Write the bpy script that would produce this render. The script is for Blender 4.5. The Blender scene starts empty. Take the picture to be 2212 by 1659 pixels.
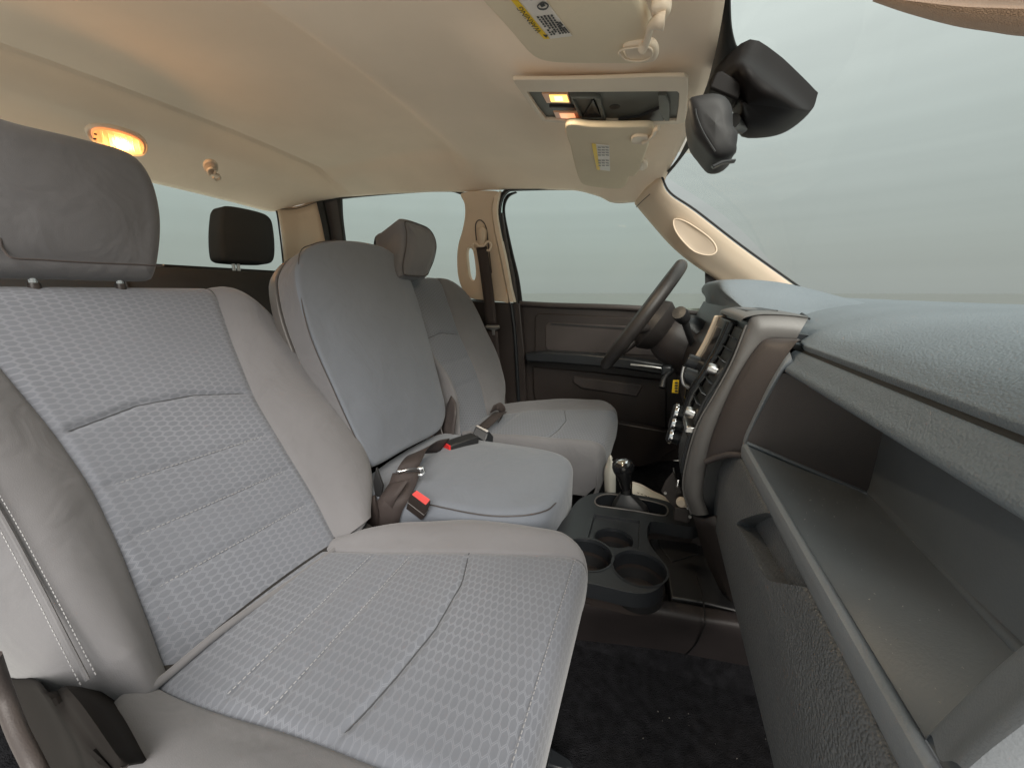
import bpy, bmesh, math, random
import numpy as np
from mathutils import Vector, Matrix
random.seed(7)
SC = bpy.context.scene
COL = SC.collection

# ------------------------------------------------------------------ camera
YAW, PITCH, FOC = math.radians(20.15), math.radians(13.3), 833.0   # focal length for a frame 2212 wide
cam = bpy.data.cameras.new('camera'); camo = bpy.data.objects.new('camera', cam); COL.objects.link(camo)
cam.sensor_width = 36; cam.lens = FOC / 2212 * 36; cam.clip_start = 0.005; cam.clip_end = 2000
camo.location = (0, 0, 0); camo.rotation_euler = (math.pi/2 - PITCH, 0, YAW)
SC.camera = camo
# ------------------------------------------------------------------ world: overcast sky, brighter towards the zenith
W = bpy.data.worlds.new('World'); SC.world = W; W.use_nodes = True
SUN_EL, SUN_AZ = math.radians(37), math.radians(151)
SKYK = .375
def sky():
    nt = W.node_tree; N = nt.nodes; L = nt.links; N.clear()
    out = N.new('ShaderNodeOutputWorld'); mix = N.new('ShaderNodeMixShader'); mix.inputs[0].default_value = 0.96
    b1 = N.new('ShaderNodeBackground'); b2 = N.new('ShaderNodeBackground'); b1.inputs[1].default_value = 0.05
    st = N.new('ShaderNodeTexSky'); st.sky_type = 'NISHITA'; st.sun_disc = False
    st.sun_elevation = SUN_EL; st.sun_rotation = SUN_AZ; st.air_density = 1.5; st.dust_density = 4
    L.new(st.outputs[0], b1.inputs[0])
    tc = N.new('ShaderNodeTexCoord'); sp = N.new('ShaderNodeSeparateXYZ'); L.new(tc.outputs['Generated'], sp.inputs[0])
    r = N.new('ShaderNodeValToRGB'); L.new(sp.outputs[2], r.inputs[0])
    e = r.color_ramp.elements; e[0].position = 0.0; e[0].color = (.31, .325, .31, 1); e[1].position = 1.0; e[1].color = (1.05, 1.09, 1.05, 1)
    for p, c in ((0.12, (.335, .358, .342, 1)), (.28, (.42, .452, .432, 1)), (.5, (.62, .655, .63, 1))):
        k = e.new(p); k.color = c
    mp = N.new('ShaderNodeMapping'); mp.inputs['Scale'].default_value = (.35, .35, 30)
    nz = N.new('ShaderNodeTexNoise'); nz.inputs['Scale'].default_value = 1.0; nz.inputs['Detail'].default_value = 3
    L.new(tc.outputs['Generated'], mp.inputs[0]); L.new(mp.outputs[0], nz.inputs['Vector'])
    mr = N.new('ShaderNodeMapRange'); mr.inputs[3].default_value = .96; mr.inputs[4].default_value = 1.03
    mr.inputs[1].default_value = .3; mr.inputs[2].default_value = .7
    L.new(nz.outputs[0], mr.inputs[0])
    mu = N.new('ShaderNodeVectorMath'); mu.operation = 'SCALE'; L.new(r.outputs[0], mu.inputs[0]); L.new(mr.outputs[0], mu.inputs['Scale'])
    L.new(mu.outputs[0], b2.inputs[0]); b2.inputs[1].default_value = SKYK
    L.new(b1.outputs[0], mix.inputs[1]); L.new(b2.outputs[0], mix.inputs[2]); L.new(mix.outputs[0], out.inputs[0])
sky()
sun = bpy.data.lights.new('sun', 'SUN'); sun.energy = 1.5; sun.angle = math.radians(40); sun.color = (1, .94, .87)
suno = bpy.data.objects.new('sun', sun); COL.objects.link(suno)
# light travels from ahead on the passenger side down through windshield and open door
_d = Vector((-0.36, 0.66, -0.56)).normalized()
suno.rotation_euler = _d.to_track_quat('-Z', 'Y').to_euler(); suno.location = (2, -3, 3)
SC.view_settings.view_transform = 'Standard'; SC.view_settings.look = 'None'
SC.view_settings.exposure = 1.68; SC.view_settings.gamma = 1
try:
    SC.cycles.max_bounces = 14; SC.cycles.diffuse_bounces = 8; SC.cycles.transparent_max_bounces = 12
    SC.cycles.use_denoising = True; SC.cycles.caustics_reflective = False; SC.cycles.caustics_refractive = False
except Exception: pass

# ------------------------------------------------------------------ measuring: where a sight line of the photo meets a real plane
_s, _c, _sp, _cp = math.sin(YAW), math.cos(YAW), math.sin(PITCH), math.cos(PITCH)
FW = np.array([-_s*_cp, _c*_cp, -_sp]); RT = np.array([_c, _s, 0.]); UP = np.cross(RT, FW)
def ray(u, v): return FW + (u-1106)/833*RT + (829.5-v)/833*UP
def at(u, v, x=None, y=None, z=None):
    d = ray(u, v); t = x/d[0] if x is not None else y/d[1] if y is not None else z/d[2]
    return d*t
def ats(pts, **k): return [at(u, v, **k) for u, v in pts]
def on(u, v, p, n): d = ray(u, v); n = np.array(n, float); return d*(np.dot(p, n)/np.dot(d, n))
def ons(pts, p, n): return [on(u, v, np.array(p, float), n) for u, v in pts]

# ------------------------------------------------------------------ materials
class G:
    """tiny node expression helper"""
    def __init__(s, nt): s.nt = nt
    def m(s, op, a, b=None, c=None):
        n = s.nt.nodes.new('ShaderNodeMath'); n.operation = op
        for i, x in enumerate((a, b, c)):
            if x is None: continue
            if isinstance(x, (int, float)): n.inputs[i].default_value = x
            else: s.nt.links.new(x, n.inputs[i])
        return n.outputs[0]
MATS = {}
def mat(name, col, rough=.6, metal=0, var=.06, vscale=8, bump=0, bscale=400, bkind='noise', spec=.5, bdist=.001, sheen=0, coat=0, dirt=0, wrinkle=0, tint=None, trans=0):
    if name in MATS: return MATS[name]
    m = bpy.data.materials.new(name); m.use_nodes = True; nt = m.node_tree; N = nt.nodes; L = nt.links
    p = N['Principled BSDF']; p.inputs['Roughness'].default_value = rough; p.inputs['Metallic'].default_value = metal
    p.inputs['Specular IOR Level'].default_value = spec
    if sheen: p.inputs['Sheen Weight'].default_value = sheen; p.inputs['Sheen Roughness'].default_value = .5
    if coat: p.inputs['Coat Weight'].default_value = coat
    tc = N.new('ShaderNodeTexCoord'); co = tc.outputs['Object']
    nz = N.new('ShaderNodeTexNoise'); nz.inputs['Scale'].default_value = vscale; nz.inputs['Detail'].default_value = 4; L.new(co, nz.inputs['Vector'])
    hs = N.new('ShaderNodeMix'); hs.data_type = 'RGBA'; A, B = hs.inputs[6], hs.inputs[7]
    t = tint or col
    A.default_value = tuple(c*(1-var) for c in col) + (1,); B.default_value = tuple(min(1, c*(1+var)) for c in t) + (1,)
    mr = N.new('ShaderNodeMapRange'); mr.inputs[1].default_value = .3; mr.inputs[2].default_value = .7; L.new(nz.outputs[0], mr.inputs[0]); L.new(mr.outputs[0], hs.inputs[0])
    colout = hs.outputs[2]
    if dirt:
        n2 = N.new('ShaderNodeTexNoise'); n2.inputs['Scale'].default_value = 2.6*vscale; n2.inputs['Detail'].default_value = 8; n2.inputs['Roughness'].default_value = .7; L.new(co, n2.inputs['Vector'])
        r2 = N.new('ShaderNodeMapRange'); r2.inputs[1].default_value = .56; r2.inputs[2].default_value = .78; r2.inputs[4].default_value = dirt; L.new(n2.outputs[0], r2.inputs[0])
        mx = N.new('ShaderNodeMix'); mx.data_type = 'RGBA'; L.new(r2.outputs[0], mx.inputs[0]); L.new(colout, mx.inputs[6]); mx.inputs[7].default_value = tuple(c*.45 for c in col) + (1,)
        colout = mx.outputs[2]
    L.new(colout, p.inputs['Base Color'])
    if bump:
        bp = N.new('ShaderNodeBump'); bp.inputs['Strength'].default_value = bump; bp.inputs['Distance'].default_value = bdist
        if bkind == 'noise':
            b = N.new('ShaderNodeTexNoise'); b.inputs['Scale'].default_value = bscale; b.inputs['Detail'].default_value = 2; L.new(co, b.inputs['Vector']); L.new(b.outputs[0], bp.inputs['Height'])
        elif bkind == 'p':
            b = N.new('ShaderNodeTexVoronoi'); b.feature = 'SMOOTH_F1'; b.inputs['Scale'].default_value = bscale; b.inputs['Smoothness'].default_value = .35
            wn = N.new('ShaderNodeTexNoise'); wn.inputs['Scale'].default_value = bscale*.3; L.new(co, wn.inputs['Vector'])
            iv = N.new('ShaderNodeMath'); iv.operation = 'MULTIPLY_ADD'; L.new(b.outputs['Distance'], iv.inputs[0]); iv.inputs[1].default_value = -1; L.new(wn.outputs[0], iv.inputs[2])
            L.new(co, b.inputs['Vector']); L.new(iv.outputs[0], bp.inputs['Height'])
        else:
            b = N.new('ShaderNodeTexVoronoi'); b.feature = 'DISTANCE_TO_EDGE'; b.inputs['Scale'].default_value = bscale
            wn = N.new('ShaderNodeTexNoise'); wn.inputs['Scale'].default_value = bscale*.35
            L.new(co, wn.inputs['Vector']); ad = N.new('ShaderNodeVectorMath'); ad.operation = 'MULTIPLY_ADD'
            L.new(wn.outputs['Color'], ad.inputs[0]); ad.inputs[1].default_value = (1.6/bscale,)*3; L.new(co, ad.inputs[2]); L.new(ad.outputs[0], b.inputs['Vector'])
            r3 = N.new('ShaderNodeMapRange'); r3.inputs[2].default_value = .25; L.new(b.outputs['Distance'], r3.inputs[0]); L.new(r3.outputs[0], bp.inputs['Height'])
        if wrinkle:
            w1 = N.new('ShaderNodeTexNoise'); w1.inputs['Scale'].default_value = 11; w1.inputs['Detail'].default_value = 3; w1.inputs['Distortion'].default_value = .6; L.new(co, w1.inputs['Vector'])
            b2 = N.new('ShaderNodeBump'); b2.inputs['Strength'].default_value = wrinkle; b2.inputs['Distance'].default_value = .012
            L.new(w1.outputs[0], b2.inputs['Height']); L.new(b2.outputs[0], bp.inputs['Normal'])
        L.new(bp.outputs[0], p.inputs['Normal'])
    if trans: p.inputs['Transmission Weight'].default_value = trans
    MATS[name] = m; return m
def hex_mat():
    m = mat('hexagon woven seat fabric', (.148, .158, .182), rough=.9, spec=.2, var=.05, sheen=.25)
    nt = m.node_tree; N = nt.nodes; L = nt.links; p = N['Principled BSDF']; g = G(nt)
    uv = N.new('ShaderNodeUVMap'); sp = N.new('ShaderNodeSeparateXYZ')
    wn = N.new('ShaderNodeTexNoise'); wn.inputs['Scale'].default_value = 30; L.new(uv.outputs[0], wn.inputs['Vector'])
    ad = N.new('ShaderNodeVectorMath'); ad.operation = 'MULTIPLY_ADD'; L.new(wn.outputs['Color'], ad.inputs[0]); ad.inputs[1].default_value = (.0018,)*3; L.new(uv.outputs[0], ad.inputs[2])
    L.new(ad.outputs[0], sp.inputs[0]); X, Y = sp.outputs[0], sp.outputs[1]
    PX, H = .0140, .0100; xt, xf = .70*PX, .30*PX; k = (1-xf/xt)/(H/2)
    def cell(ox, oy):
        a = g.m('ABSOLUTE', g.m('SUBTRACT', g.m('FLOORED_MODULO', g.m('ADD', X, ox + 200*2*PX), 2*PX), PX))
        b = g.m('ABSOLUTE', g.m('SUBTRACT', g.m('FLOORED_MODULO', g.m('ADD', Y, oy + 200*H), H), H/2))
        return g.m('MAXIMUM', g.m('MULTIPLY', b, 2/H), g.m('ADD', g.m('MULTIPLY', a, 1/xt), g.m('MULTIPLY', b, k)))
    d = g.m('MINIMUM', cell(0, 0), cell(PX, H/2))
    line = g.m('SUBTRACT', 1.0, g.m('MULTIPLY', g.m('ABSOLUTE', g.m('SUBTRACT', d, .88)), 9.0), None)
    line.node.use_clamp = True
    inside = g.m('MULTIPLY', g.m('SUBTRACT', .80, d), 7.0); inside.node.use_clamp = True
    # weave is stronger in some places than others
    vn = N.new('ShaderNodeTexNoise'); vn.inputs['Scale'].default_value = 5; L.new(uv.outputs[0], vn.inputs['Vector'])
    st = N.new('ShaderNodeMapRange'); st.inputs[1].default_value = .35; st.inputs[2].default_value = .65; st.inputs[3].default_value = .45; st.inputs[4].default_value = 1.0; L.new(vn.outputs[0], st.inputs[0])
    lm = g.m('MULTIPLY', line, st.outputs[0]); im = g.m('MULTIPLY', inside, g.m('MULTIPLY', st.outputs[0], .24))
    src = p.inputs['Base Color'].links[0].from_socket
    mx = N.new('ShaderNodeMix'); mx.data_type = 'RGBA'; L.new(im, mx.inputs[0]); L.new(src, mx.inputs[6]); mx.inputs[7].default_value = (.125, .134, .154, 1)
    m2 = N.new('ShaderNodeMix'); m2.data_type = 'RGBA'; L.new(lm, m2.inputs[0]); L.new(mx.outputs[2], m2.inputs[6]); m2.inputs[7].default_value = (.228, .242, .275, 1)
    L.new(m2.outputs[2], p.inputs['Base Color'])
    bp = N.new('ShaderNodeBump'); bp.inputs['Strength'].default_value = .2; bp.inputs['Distance'].default_value = .001
    tc = N.new('ShaderNodeTexCoord'); fn = N.new('ShaderNodeTexNoise'); fn.inputs['Scale'].default_value = 900; L.new(tc.outputs['Object'], fn.inputs['Vector'])
    L.new(g.m('ADD', g.m('MULTIPLY', d, -1.0), g.m('MULTIPLY', fn.outputs[0], .5)), bp.inputs['Height']); L.new(bp.outputs[0], p.inputs['Normal'])
    return m
FAB = mat('plain grey seat fabric', (.162, .160, .168), rough=.92, spec=.2, var=.05, vscale=6, dirt=.14, wrinkle=.55, bump=.35, bscale=900, bdist=.0008, sheen=.25)
FABB = mat('blue grey seat fabric', (.165, .182, .212), rough=.92, spec=.2, var=.05, vscale=5, wrinkle=.5, dirt=.12, bump=.35, bscale=900, bdist=.0008, sheen=.25)
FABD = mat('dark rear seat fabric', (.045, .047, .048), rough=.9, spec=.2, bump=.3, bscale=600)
HEX = hex_mat()
SEAM = mat('painted seam shadow', (.06, .062, .068), rough=.95)  # dark tone standing in for the shade down in the cloth seams
HEAD = mat('beige knit headliner', (.88, .735, .585), rough=.95, spec=.1, var=.05, vscale=3, wrinkle=.12, dirt=.05, bump=.3, bscale=1100, bdist=.0008, sheen=.15, tint=(.90, .75, .60))
VIS = mat('beige visor cloth', (.74, .63, .47), rough=.9, spec=.15, var=.05, vscale=5, bump=.35, bscale=900, bdist=.0008, dirt=.12)
BEI = mat('beige pillar plastic', (.64, .52, .40), rough=.6, spec=.35, var=.05, vscale=4, bump=.15, bscale=700, dirt=.18)
BEI2 = mat('pale beige plastic', (.72, .60, .47), rough=.45, spec=.4, var=.04)
DASH = mat('soft grey grained dash vinyl', (.155, .18, .203), rough=.52, spec=.45, var=.10, vscale=5, dirt=.08, bump=.55, bscale=520, bkind='p', bdist=.001)
GLOVE = mat('dark grained glovebox vinyl', (.112, .118, .126), rough=.33, spec=.6, var=.08, vscale=5, bump=.8, bscale=420, bkind='p', bdist=.0013)
TRIM = mat('light grey painted dash trim', (.105, .098, .094), rough=.4, spec=.5, var=.05, bump=.25, bscale=900, dirt=.12)
LIP = mat('cool grey shelf trim', (.185, .20, .218), rough=.4, spec=.5, var=.06, bump=.3, bscale=700, dirt=.1)
SHELF = mat('smooth charcoal shelf plastic', (.115, .13, .146), rough=.38, spec=.5, var=.12, vscale=7, bump=.12, bscale=500, dirt=0)
DARK = mat('dark brown black plastic', (.034, .027, .025), rough=.42, spec=.45, var=.15, vscale=6, bump=.2, bscale=500)
DARK2 = mat('warm dark side panel plastic', (.062, .052, .050), rough=.5, spec=.4, var=.1, bump=.3, bscale=700)
CONS = mat('charcoal console plastic', (.017, .019, .022), rough=.32, spec=.5, var=.1, vscale=9, bump=.15, bscale=600)
BLK = mat('black plastic', (.02, .02, .021), rough=.42, spec=.5, var=.1)
GLS = mat('glossy black', (.01, .01, .011), rough=.12, spec=.6)
RUB = mat('black rubber seal', (.012, .012, .012), rough=.7)
CARP = mat('black carpet', (.014, .014, .016), rough=1, spec=.1, var=.4, vscale=60, bump=.9, bscale=500, bdist=.004)
MET = mat('brushed metal', (.62, .61, .6), rough=.28, metal=1)
CHR = mat('chrome', (.85, .86, .88), rough=.08, metal=1)
RED = mat('red release button', (.75, .03, .03), rough=.35, spec=.5)
REDLIT = mat('sunlit red release button', (.85, .11, .10), rough=.35, spec=.5)  # paler copy of the button red, sunlight put into the colour
BELT = mat('dark brown belt webbing', (.04, .03, .028), rough=.75, var=.1, bump=.5, bscale=700)
PAPER = mat('off-white paper', (.72, .71, .64), rough=.7, var=.06)
INK = mat('printing ink', (.05, .05, .05), rough=.6)
YEL = mat('yellow print', (.85, .56, .02), rough=.5)
LABEL = mat('white label paper', (.74, .68, .62), rough=.5)
STITCH = mat('pale grey thread', (.31, .31, .32), rough=.8)
CONC = mat('pale concrete', (.56, .54, .50), rough=.9, var=.12, vscale=1.5, bump=.3, bscale=40)
TRUCKM = mat('white truck paint', (.75, .75, .73), rough=.3, coat=.5)
def glass_mat(name, tint=(.93, .97, .95), refl=.04):
    m = bpy.data.materials.new(name); m.use_nodes = True; nt = m.node_tree; N = nt.nodes; L = nt.links; N.clear()
    o = N.new('ShaderNodeOutputMaterial'); mx = N.new('ShaderNodeMixShader'); t = N.new('ShaderNodeBsdfTransparent'); g = N.new('ShaderNodeBsdfGlossy')
    t.inputs[0].default_value = tint + (1,); g.inputs['Roughness'].default_value = .02
    f = N.new('ShaderNodeFresnel'); f.inputs[0].default_value = 1.3; ml = N.new('ShaderNodeMath'); ml.operation = 'MULTIPLY'; ml.inputs[1].default_value = .018
    L.new(f.outputs[0], ml.inputs[0]); L.new(ml.outputs[0], mx.inputs[0]); L.new(t.outputs[0], mx.inputs[1]); L.new(g.outputs[0], mx.inputs[2])
    dm = N.new('ShaderNodeMixShader'); df = N.new('ShaderNodeBsdfDiffuse'); df.inputs[0].default_value = (.7, .7, .68, 1); tc = N.new('ShaderNodeTexCoord')
    nz = N.new('ShaderNodeTexNoise'); nz.inputs['Scale'].default_value = 6; nz.inputs['Detail'].default_value = 6; L.new(tc.outputs['Object'], nz.inputs['Vector'])
    rr = N.new('ShaderNodeMapRange'); rr.inputs[1].default_value = .45; rr.inputs[2].default_value = .8; rr.inputs[3].default_value = 0; rr.inputs[4].default_value = .035; L.new(nz.outputs[0], rr.inputs[0])
    L.new(rr.outputs[0], dm.inputs[0]); L.new(mx.outputs[0], dm.inputs[1]); L.new(df.outputs[0], dm.inputs[2]); L.new(dm.outputs[0], o.inputs[0])
    return m
GLASS = glass_mat('window glass')
def emit(name, col, st, mixc=None):
    m = bpy.data.materials.new(name); m.use_nodes = True; nt = m.node_tree; p = nt.nodes['Principled BSDF']
    p.inputs['Base Color'].default_value = (mixc or col) + (1,); p.inputs['Emission Color'].default_value = col + (1,); p.inputs['Emission Strength'].default_value = st; p.inputs['Roughness'].default_value = .25
    return m

# ------------------------------------------------------------------ object helpers
WPOS = {}
def wloc(o): return WPOS.get(o.name, np.zeros(3)) if o else np.zeros(3)
def link(name, me, mats, parent, origin, smooth=True, sharp=35):
    if not isinstance(mats, (list, tuple)): mats = [mats]
    for m in mats: me.materials.append(m)
    if len(mats) > 1: pass
    o = bpy.data.objects.new(name, me); COL.objects.link(o)
    if parent is not None: o.parent = parent; WPOS[o.name] = wloc(parent).copy()
    else: o.location = origin; WPOS[o.name] = np.array(origin, float)
    if smooth and len(me.polygons):
        me.polygons.foreach_set('use_smooth', [True]*len(me.polygons))
        if sharp: me.set_sharp_from_angle(angle=math.radians(sharp))
    return o
def mk(name, verts, faces, m, parent=None, smooth=True, uv=None, sharp=35, fixn=False, mi=None):
    V = np.array(verts, float)
    if parent is not None: org = wloc(parent)
    else: org = np.array([(V[:, 0].min()+V[:, 0].max())/2, (V[:, 1].min()+V[:, 1].max())/2, V[:, 2].min()])
    me = bpy.data.meshes.new(name); me.from_pydata([tuple(x) for x in (V-org)], [], [tuple(int(i) for i in f) for f in faces])
    if uv is not None:
        l = me.uv_layers.new(name='UVMap')
        idx = np.empty(len(me.loops), int); me.loops.foreach_get('vertex_index', idx)
        l.data.foreach_set('uv', np.array(uv, float)[idx].ravel())
    if mi is not None: me.polygons.foreach_set('material_index', mi)
    if fixn:
        bm = bmesh.new(); bm.from_mesh(me); bmesh.ops.recalc_face_normals(bm, faces=bm.faces); bm.to_mesh(me); bm.free()
    me.update(); return link(name, me, m, parent, org, smooth, sharp)
def tag(o, label=None, cat=None, group=None, kind=None):
    if label: o['label'] = label
    if cat: o['category'] = cat
    if group: o['group'] = group
    if kind: o['kind'] = kind
    return o
def thing(name, label, cat, loc, group=None):
    o = bpy.data.objects.new(name, None); COL.objects.link(o); o.location = tuple(loc); o.empty_display_size = .05
    WPOS[o.name] = np.array(loc, float); return tag(o, label, cat, group)
def cr(P, n, closed=False):
    """Catmull-Rom resample of a point list: n points per span"""
    P = [np.array(p, float) for p in P]; N = len(P); out = []
    if N < 3 and not closed: 
        return [P[0]+(P[1]-P[0])*k/n for k in range(n+1)]
    for i in range(N if closed else N-1):
        if closed: a, b, c, d = P[i-1], P[i], P[(i+1) % N], P[(i+2) % N]
        else:
            b, c = P[i], P[i+1]; a = P[i-1] if i > 0 else 2*b-c; d = P[i+2] if i+2 < N else 2*c-b
        for k in range(n):
            t = k/n; out.append(.5*((2*b)+(c-a)*t+(2*a-5*b+4*c-d)*t*t+(-a+3*b-3*c+d)*t**3))
    if not closed: out.append(P[-1])
    return out
def arc_resample(P, n, closed=False):
    P = np.array(P, float)
    Q = np.vstack([P, P[:1]]) if closed else P
    d = np.r_[0, np.cumsum(np.linalg.norm(np.diff(Q, axis=0), axis=1))]
    t = np.linspace(0, d[-1], n+1)[:-1] if closed else np.linspace(0, d[-1], n)
    return np.stack([np.interp(t, d, Q[:, k]) for k in range(Q.shape[1])], 1)
def grid_faces(nr, nc, closed_c=False):
    F = []
    for r in range(nr-1):
        for c in range(nc if closed_c else nc-1):
            c2 = (c+1) % nc; F.append((r*nc+c, r*nc+c2, (r+1)*nc+c2, (r+1)*nc+c))
    return F
def loft(name, rows, m, parent=None, nr=1, nc=1, closed=False, thick=0, smooth=True, sharp=35, uvs=False, cap=False, mi=None):
    """rows: lists of 3D points; nr / nc > 1 smooths with Catmull-Rom along / across"""
    R = [[np.array(p, float) for p in r] for r in rows]
    if nc > 1: R = [cr(r, nc, closed) for r in R]
    if nr > 1:
        C = [cr([r[j] for r in R], nr) for j in range(len(R[0]))]; R = [[C[j][i] for j in range(len(C))] for i in range(len(C[0]))]
    V = [p for r in R for p in r]; F = grid_faces(len(R), len(R[0]), closed)
    if cap:
        n = len(R[0]); F.append(tuple(range(n))[::-1]); F.append(tuple(range((len(R)-1)*n, len(R)*n)))
    o = mk(name, V, F, m, parent, smooth, sharp=sharp, fixn=cap)
    if thick:
        s = o.modifiers.new('thickness', 'SOLIDIFY'); s.thickness = thick; s.offset = 0
    return o
def bevel(o, w, seg=2, ang=30):
    b = o.modifiers.new('bevel', 'BEVEL'); b.width = w; b.segments = seg; b.limit_method = 'ANGLE'; b.angle_limit = math.radians(ang)
    return o
def prism(name, pts, off, m, parent=None, bev=0, seg=2, smooth=True, sharp=40):
    P = [np.array(p, float) for p in pts]; off = np.array(off, float); n = len(P)
    V = P + [p+off for p in P]
    F = [tuple(range(n)), tuple(range(2*n-1, n-1, -1))] + [(i, (i+1) % n, (i+1) % n+n, i+n) for i in range(n)]
    o = mk(name, V, F, m, parent, smooth, sharp=sharp, fixn=True)
    if bev: bevel(o, bev, seg)
    return o
def box(name, c, s, m, parent=None, rot=None, bev=.002, seg=2):
    c = np.array(c, float); h = np.array(s, float)/2
    V = [np.array([x, y, z])*h for x in (-1, 1) for y in (-1, 1) for z in (-1, 1)]
    if rot is not None:
        R = np.array(Matrix(rot) if not isinstance(rot, Matrix) else rot)[:3, :3]; V = [R@v for v in V]
    F = [(0, 1, 3, 2), (4, 6, 7, 5), (0, 4, 5, 1), (2, 3, 7, 6), (0, 2, 6, 4), (1, 5, 7, 3)]
    o = mk(name, [v+c for v in V], F, m, parent, fixn=True)
    if bev: bevel(o, bev, seg)
    return o
def frames(P, closed=False):
    P = np.array(P); T = np.gradient(P, axis=0); 
    if closed: T = np.roll(P, -1, 0)-np.roll(P, 1, 0)
    T /= np.linalg.norm(T, axis=1)[:, None]+1e-12
    up = np.array([0, 0, 1.]) if abs(T[0][2]) < .9 else np.array([1., 0, 0]); n = np.cross(T[0], up); n /= np.linalg.norm(n); Ns = [n]
    for i in range(1, len(P)):
        n = Ns[-1]-T[i]*np.dot(Ns[-1], T[i]); n /= np.linalg.norm(n); Ns.append(n)
    return P, T, np.array(Ns)
def tube(name, path, r, m, parent=None, seg=12, n=6, closed=False, flat=None, joinopen=True):
    P = cr(path, n, closed) if n > 1 else [np.array(p, float) for p in path]
    P, T, Ns = frames(P, closed); B = np.cross(T, Ns); V = []
    rr = np.interp(np.linspace(0, 1, len(P)), np.linspace(0, 1, len(r)), r) if hasattr(r, '__len__') else [r]*len(P)
    for i in range(len(P)):
        for k in range(seg):
            a = 2*math.pi*k/seg; V.append(P[i]+rr[i]*(math.cos(a)*Ns[i]+math.sin(a)*B[i]))
    F = grid_faces(len(P), seg, True)
    if closed: L = (len(P)-1)*seg; F += [(L+k, L+(k+1) % seg, (k+1) % seg, k) for k in range(seg)]
    else: F += [tuple(range(seg))[::-1], tuple(range((len(P)-1)*seg, len(P)*seg))]
    return mk(name, V, F, m, parent, sharp=50, fixn=True)
def ribbon(name, path, wid, m, parent=None, n=5, thick=.0014, width=.046):
    """webbing: path points with a width direction per point"""
    P = cr(path, n); Wd = cr([np.array(w, float) for w in wid], n) if len(wid) == len(path) else [np.array(wid[0], float)]*len(P)
    V = []; F = []
    for p, w in zip(P, Wd):
        w = w/np.linalg.norm(w)*width/2
        for k in (-1, -.33, .33, 1): V.append(p+w*k)
    o = mk(name, V, grid_faces(len(P), 4), m, parent); s = o.modifiers.new('thickness', 'SOLIDIFY'); s.thickness = thick; s.offset = 0
    return o
def lathe(name, prof, c, axis, m, parent=None, seg=28, sharp=35):
    """prof: list of (radius, height) along axis from c"""
    ax = np.array(axis, float); ax /= np.linalg.norm(ax); u = np.cross(ax, [0, 0, 1.] if abs(ax[2]) < .9 else [1., 0, 0]); u /= np.linalg.norm(u); w = np.cross(ax, u)
    V = []
    for r, h in prof:
        for k in range(seg):
            a = 2*math.pi*k/seg; V.append(np.array(c)+ax*h+(u*math.cos(a)+w*math.sin(a))*max(r, 1e-5))
    F = grid_faces(len(prof), seg, True)
    return mk(name, V, F, m, parent, sharp=sharp, fixn=True)
def plane_axes(n):
    n = np.array(n, float); n /= np.linalg.norm(n); e1 = np.array([0, 1., 0]); e1 -= n*np.dot(e1, n)
    if np.linalg.norm(e1) < .1: e1 = np.array([1., 0, 0]); e1 -= n*np.dot(e1, n)
    e1 /= np.linalg.norm(e1); return e1, np.cross(n, e1), n
def pillow(name, pts, n, T, m, parent=None, dome=.01, er=.02, N=96, smooth_n=8, seam=None, back=True, erb=None, side=None, mring=None, taper=1.0, tshift=0.0):
    """upholstered pad: closed outline in a plane (normal n faces out), thickness T behind it, rolled edges"""
    e1, e2, n = plane_axes(n); c0 = np.mean(pts, axis=0)
    Q = np.array([[np.dot(p-c0, e1), np.dot(p-c0, e2)] for p in pts])
    if smooth_n > 1: Q = np.array(cr(list(Q), smooth_n, True))
    Q = arc_resample(Q, N, True)
    A = .5*np.sum(Q[:, 0]*np.roll(Q[:, 1], -1)-np.roll(Q[:, 0], -1)*Q[:, 1])
    if A < 0: Q = Q[::-1].copy()
    Tn = np.roll(Q, -1, 0)-np.roll(Q, 1, 0); Tn /= np.linalg.norm(Tn, axis=1)[:, None]; Nn = np.stack([-Tn[:, 1], Tn[:, 0]], 1)  # inward
    rings = []; cen = Q.mean(0)
    erb = erb or er
    inner = Q+Nn*er
    ha, hb_ = np.abs(inner-cen).max(0)
    for k in (.0, .12, .24, .36, .48, .6, .7, .8, .88, .94, .98):
        q = cen+(inner-cen)*k; w = np.abs(q-cen)/(ha, hb_)
        rings.append((q, dome*np.clip(1-w[:, 0]**2.4, 0, 1)*np.clip(1-w[:, 1]**2.4, 0, 1)*(1-k**8)))
    for a in np.linspace(0, 90, 7): rings.append((Q+Nn*er*(1-math.sin(math.radians(a))), -er*(1-math.cos(math.radians(a)))))
    Q = (cen+(0, tshift)) + (Q-cen)*taper
    for a in np.linspace(0, 90, 7): rings.append((Q+Nn*erb*(1-math.cos(math.radians(a))), -T+erb*(1-math.sin(math.radians(a)))))
    ib = Q+Nn*erb
    for k in (.6, .2, 0): rings.append((cen+(ib-cen)*k, -T))
    V = []; UV = []
    for q, h in rings:
        if np.ndim(q) == 1: q = np.repeat(q[None], N, 0)
        hh = np.broadcast_to(h, (N,))
        for x, h1 in zip(q, hh): V.append(c0+e1*x[0]+e2*x[1]+n*h1); UV.append((np.dot(V[-1], e1), np.dot(V[-1], e2)))
    F = grid_faces(len(rings), N, True)
    if side is None: return mk(name, V, F, m, parent, sharp=60, uv=UV)
    return mk(name, V, F, [m, side], parent, sharp=60, uv=UV, mi=[0 if i//N < (mring or 14) else 1 for i in range(len(F))])
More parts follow.
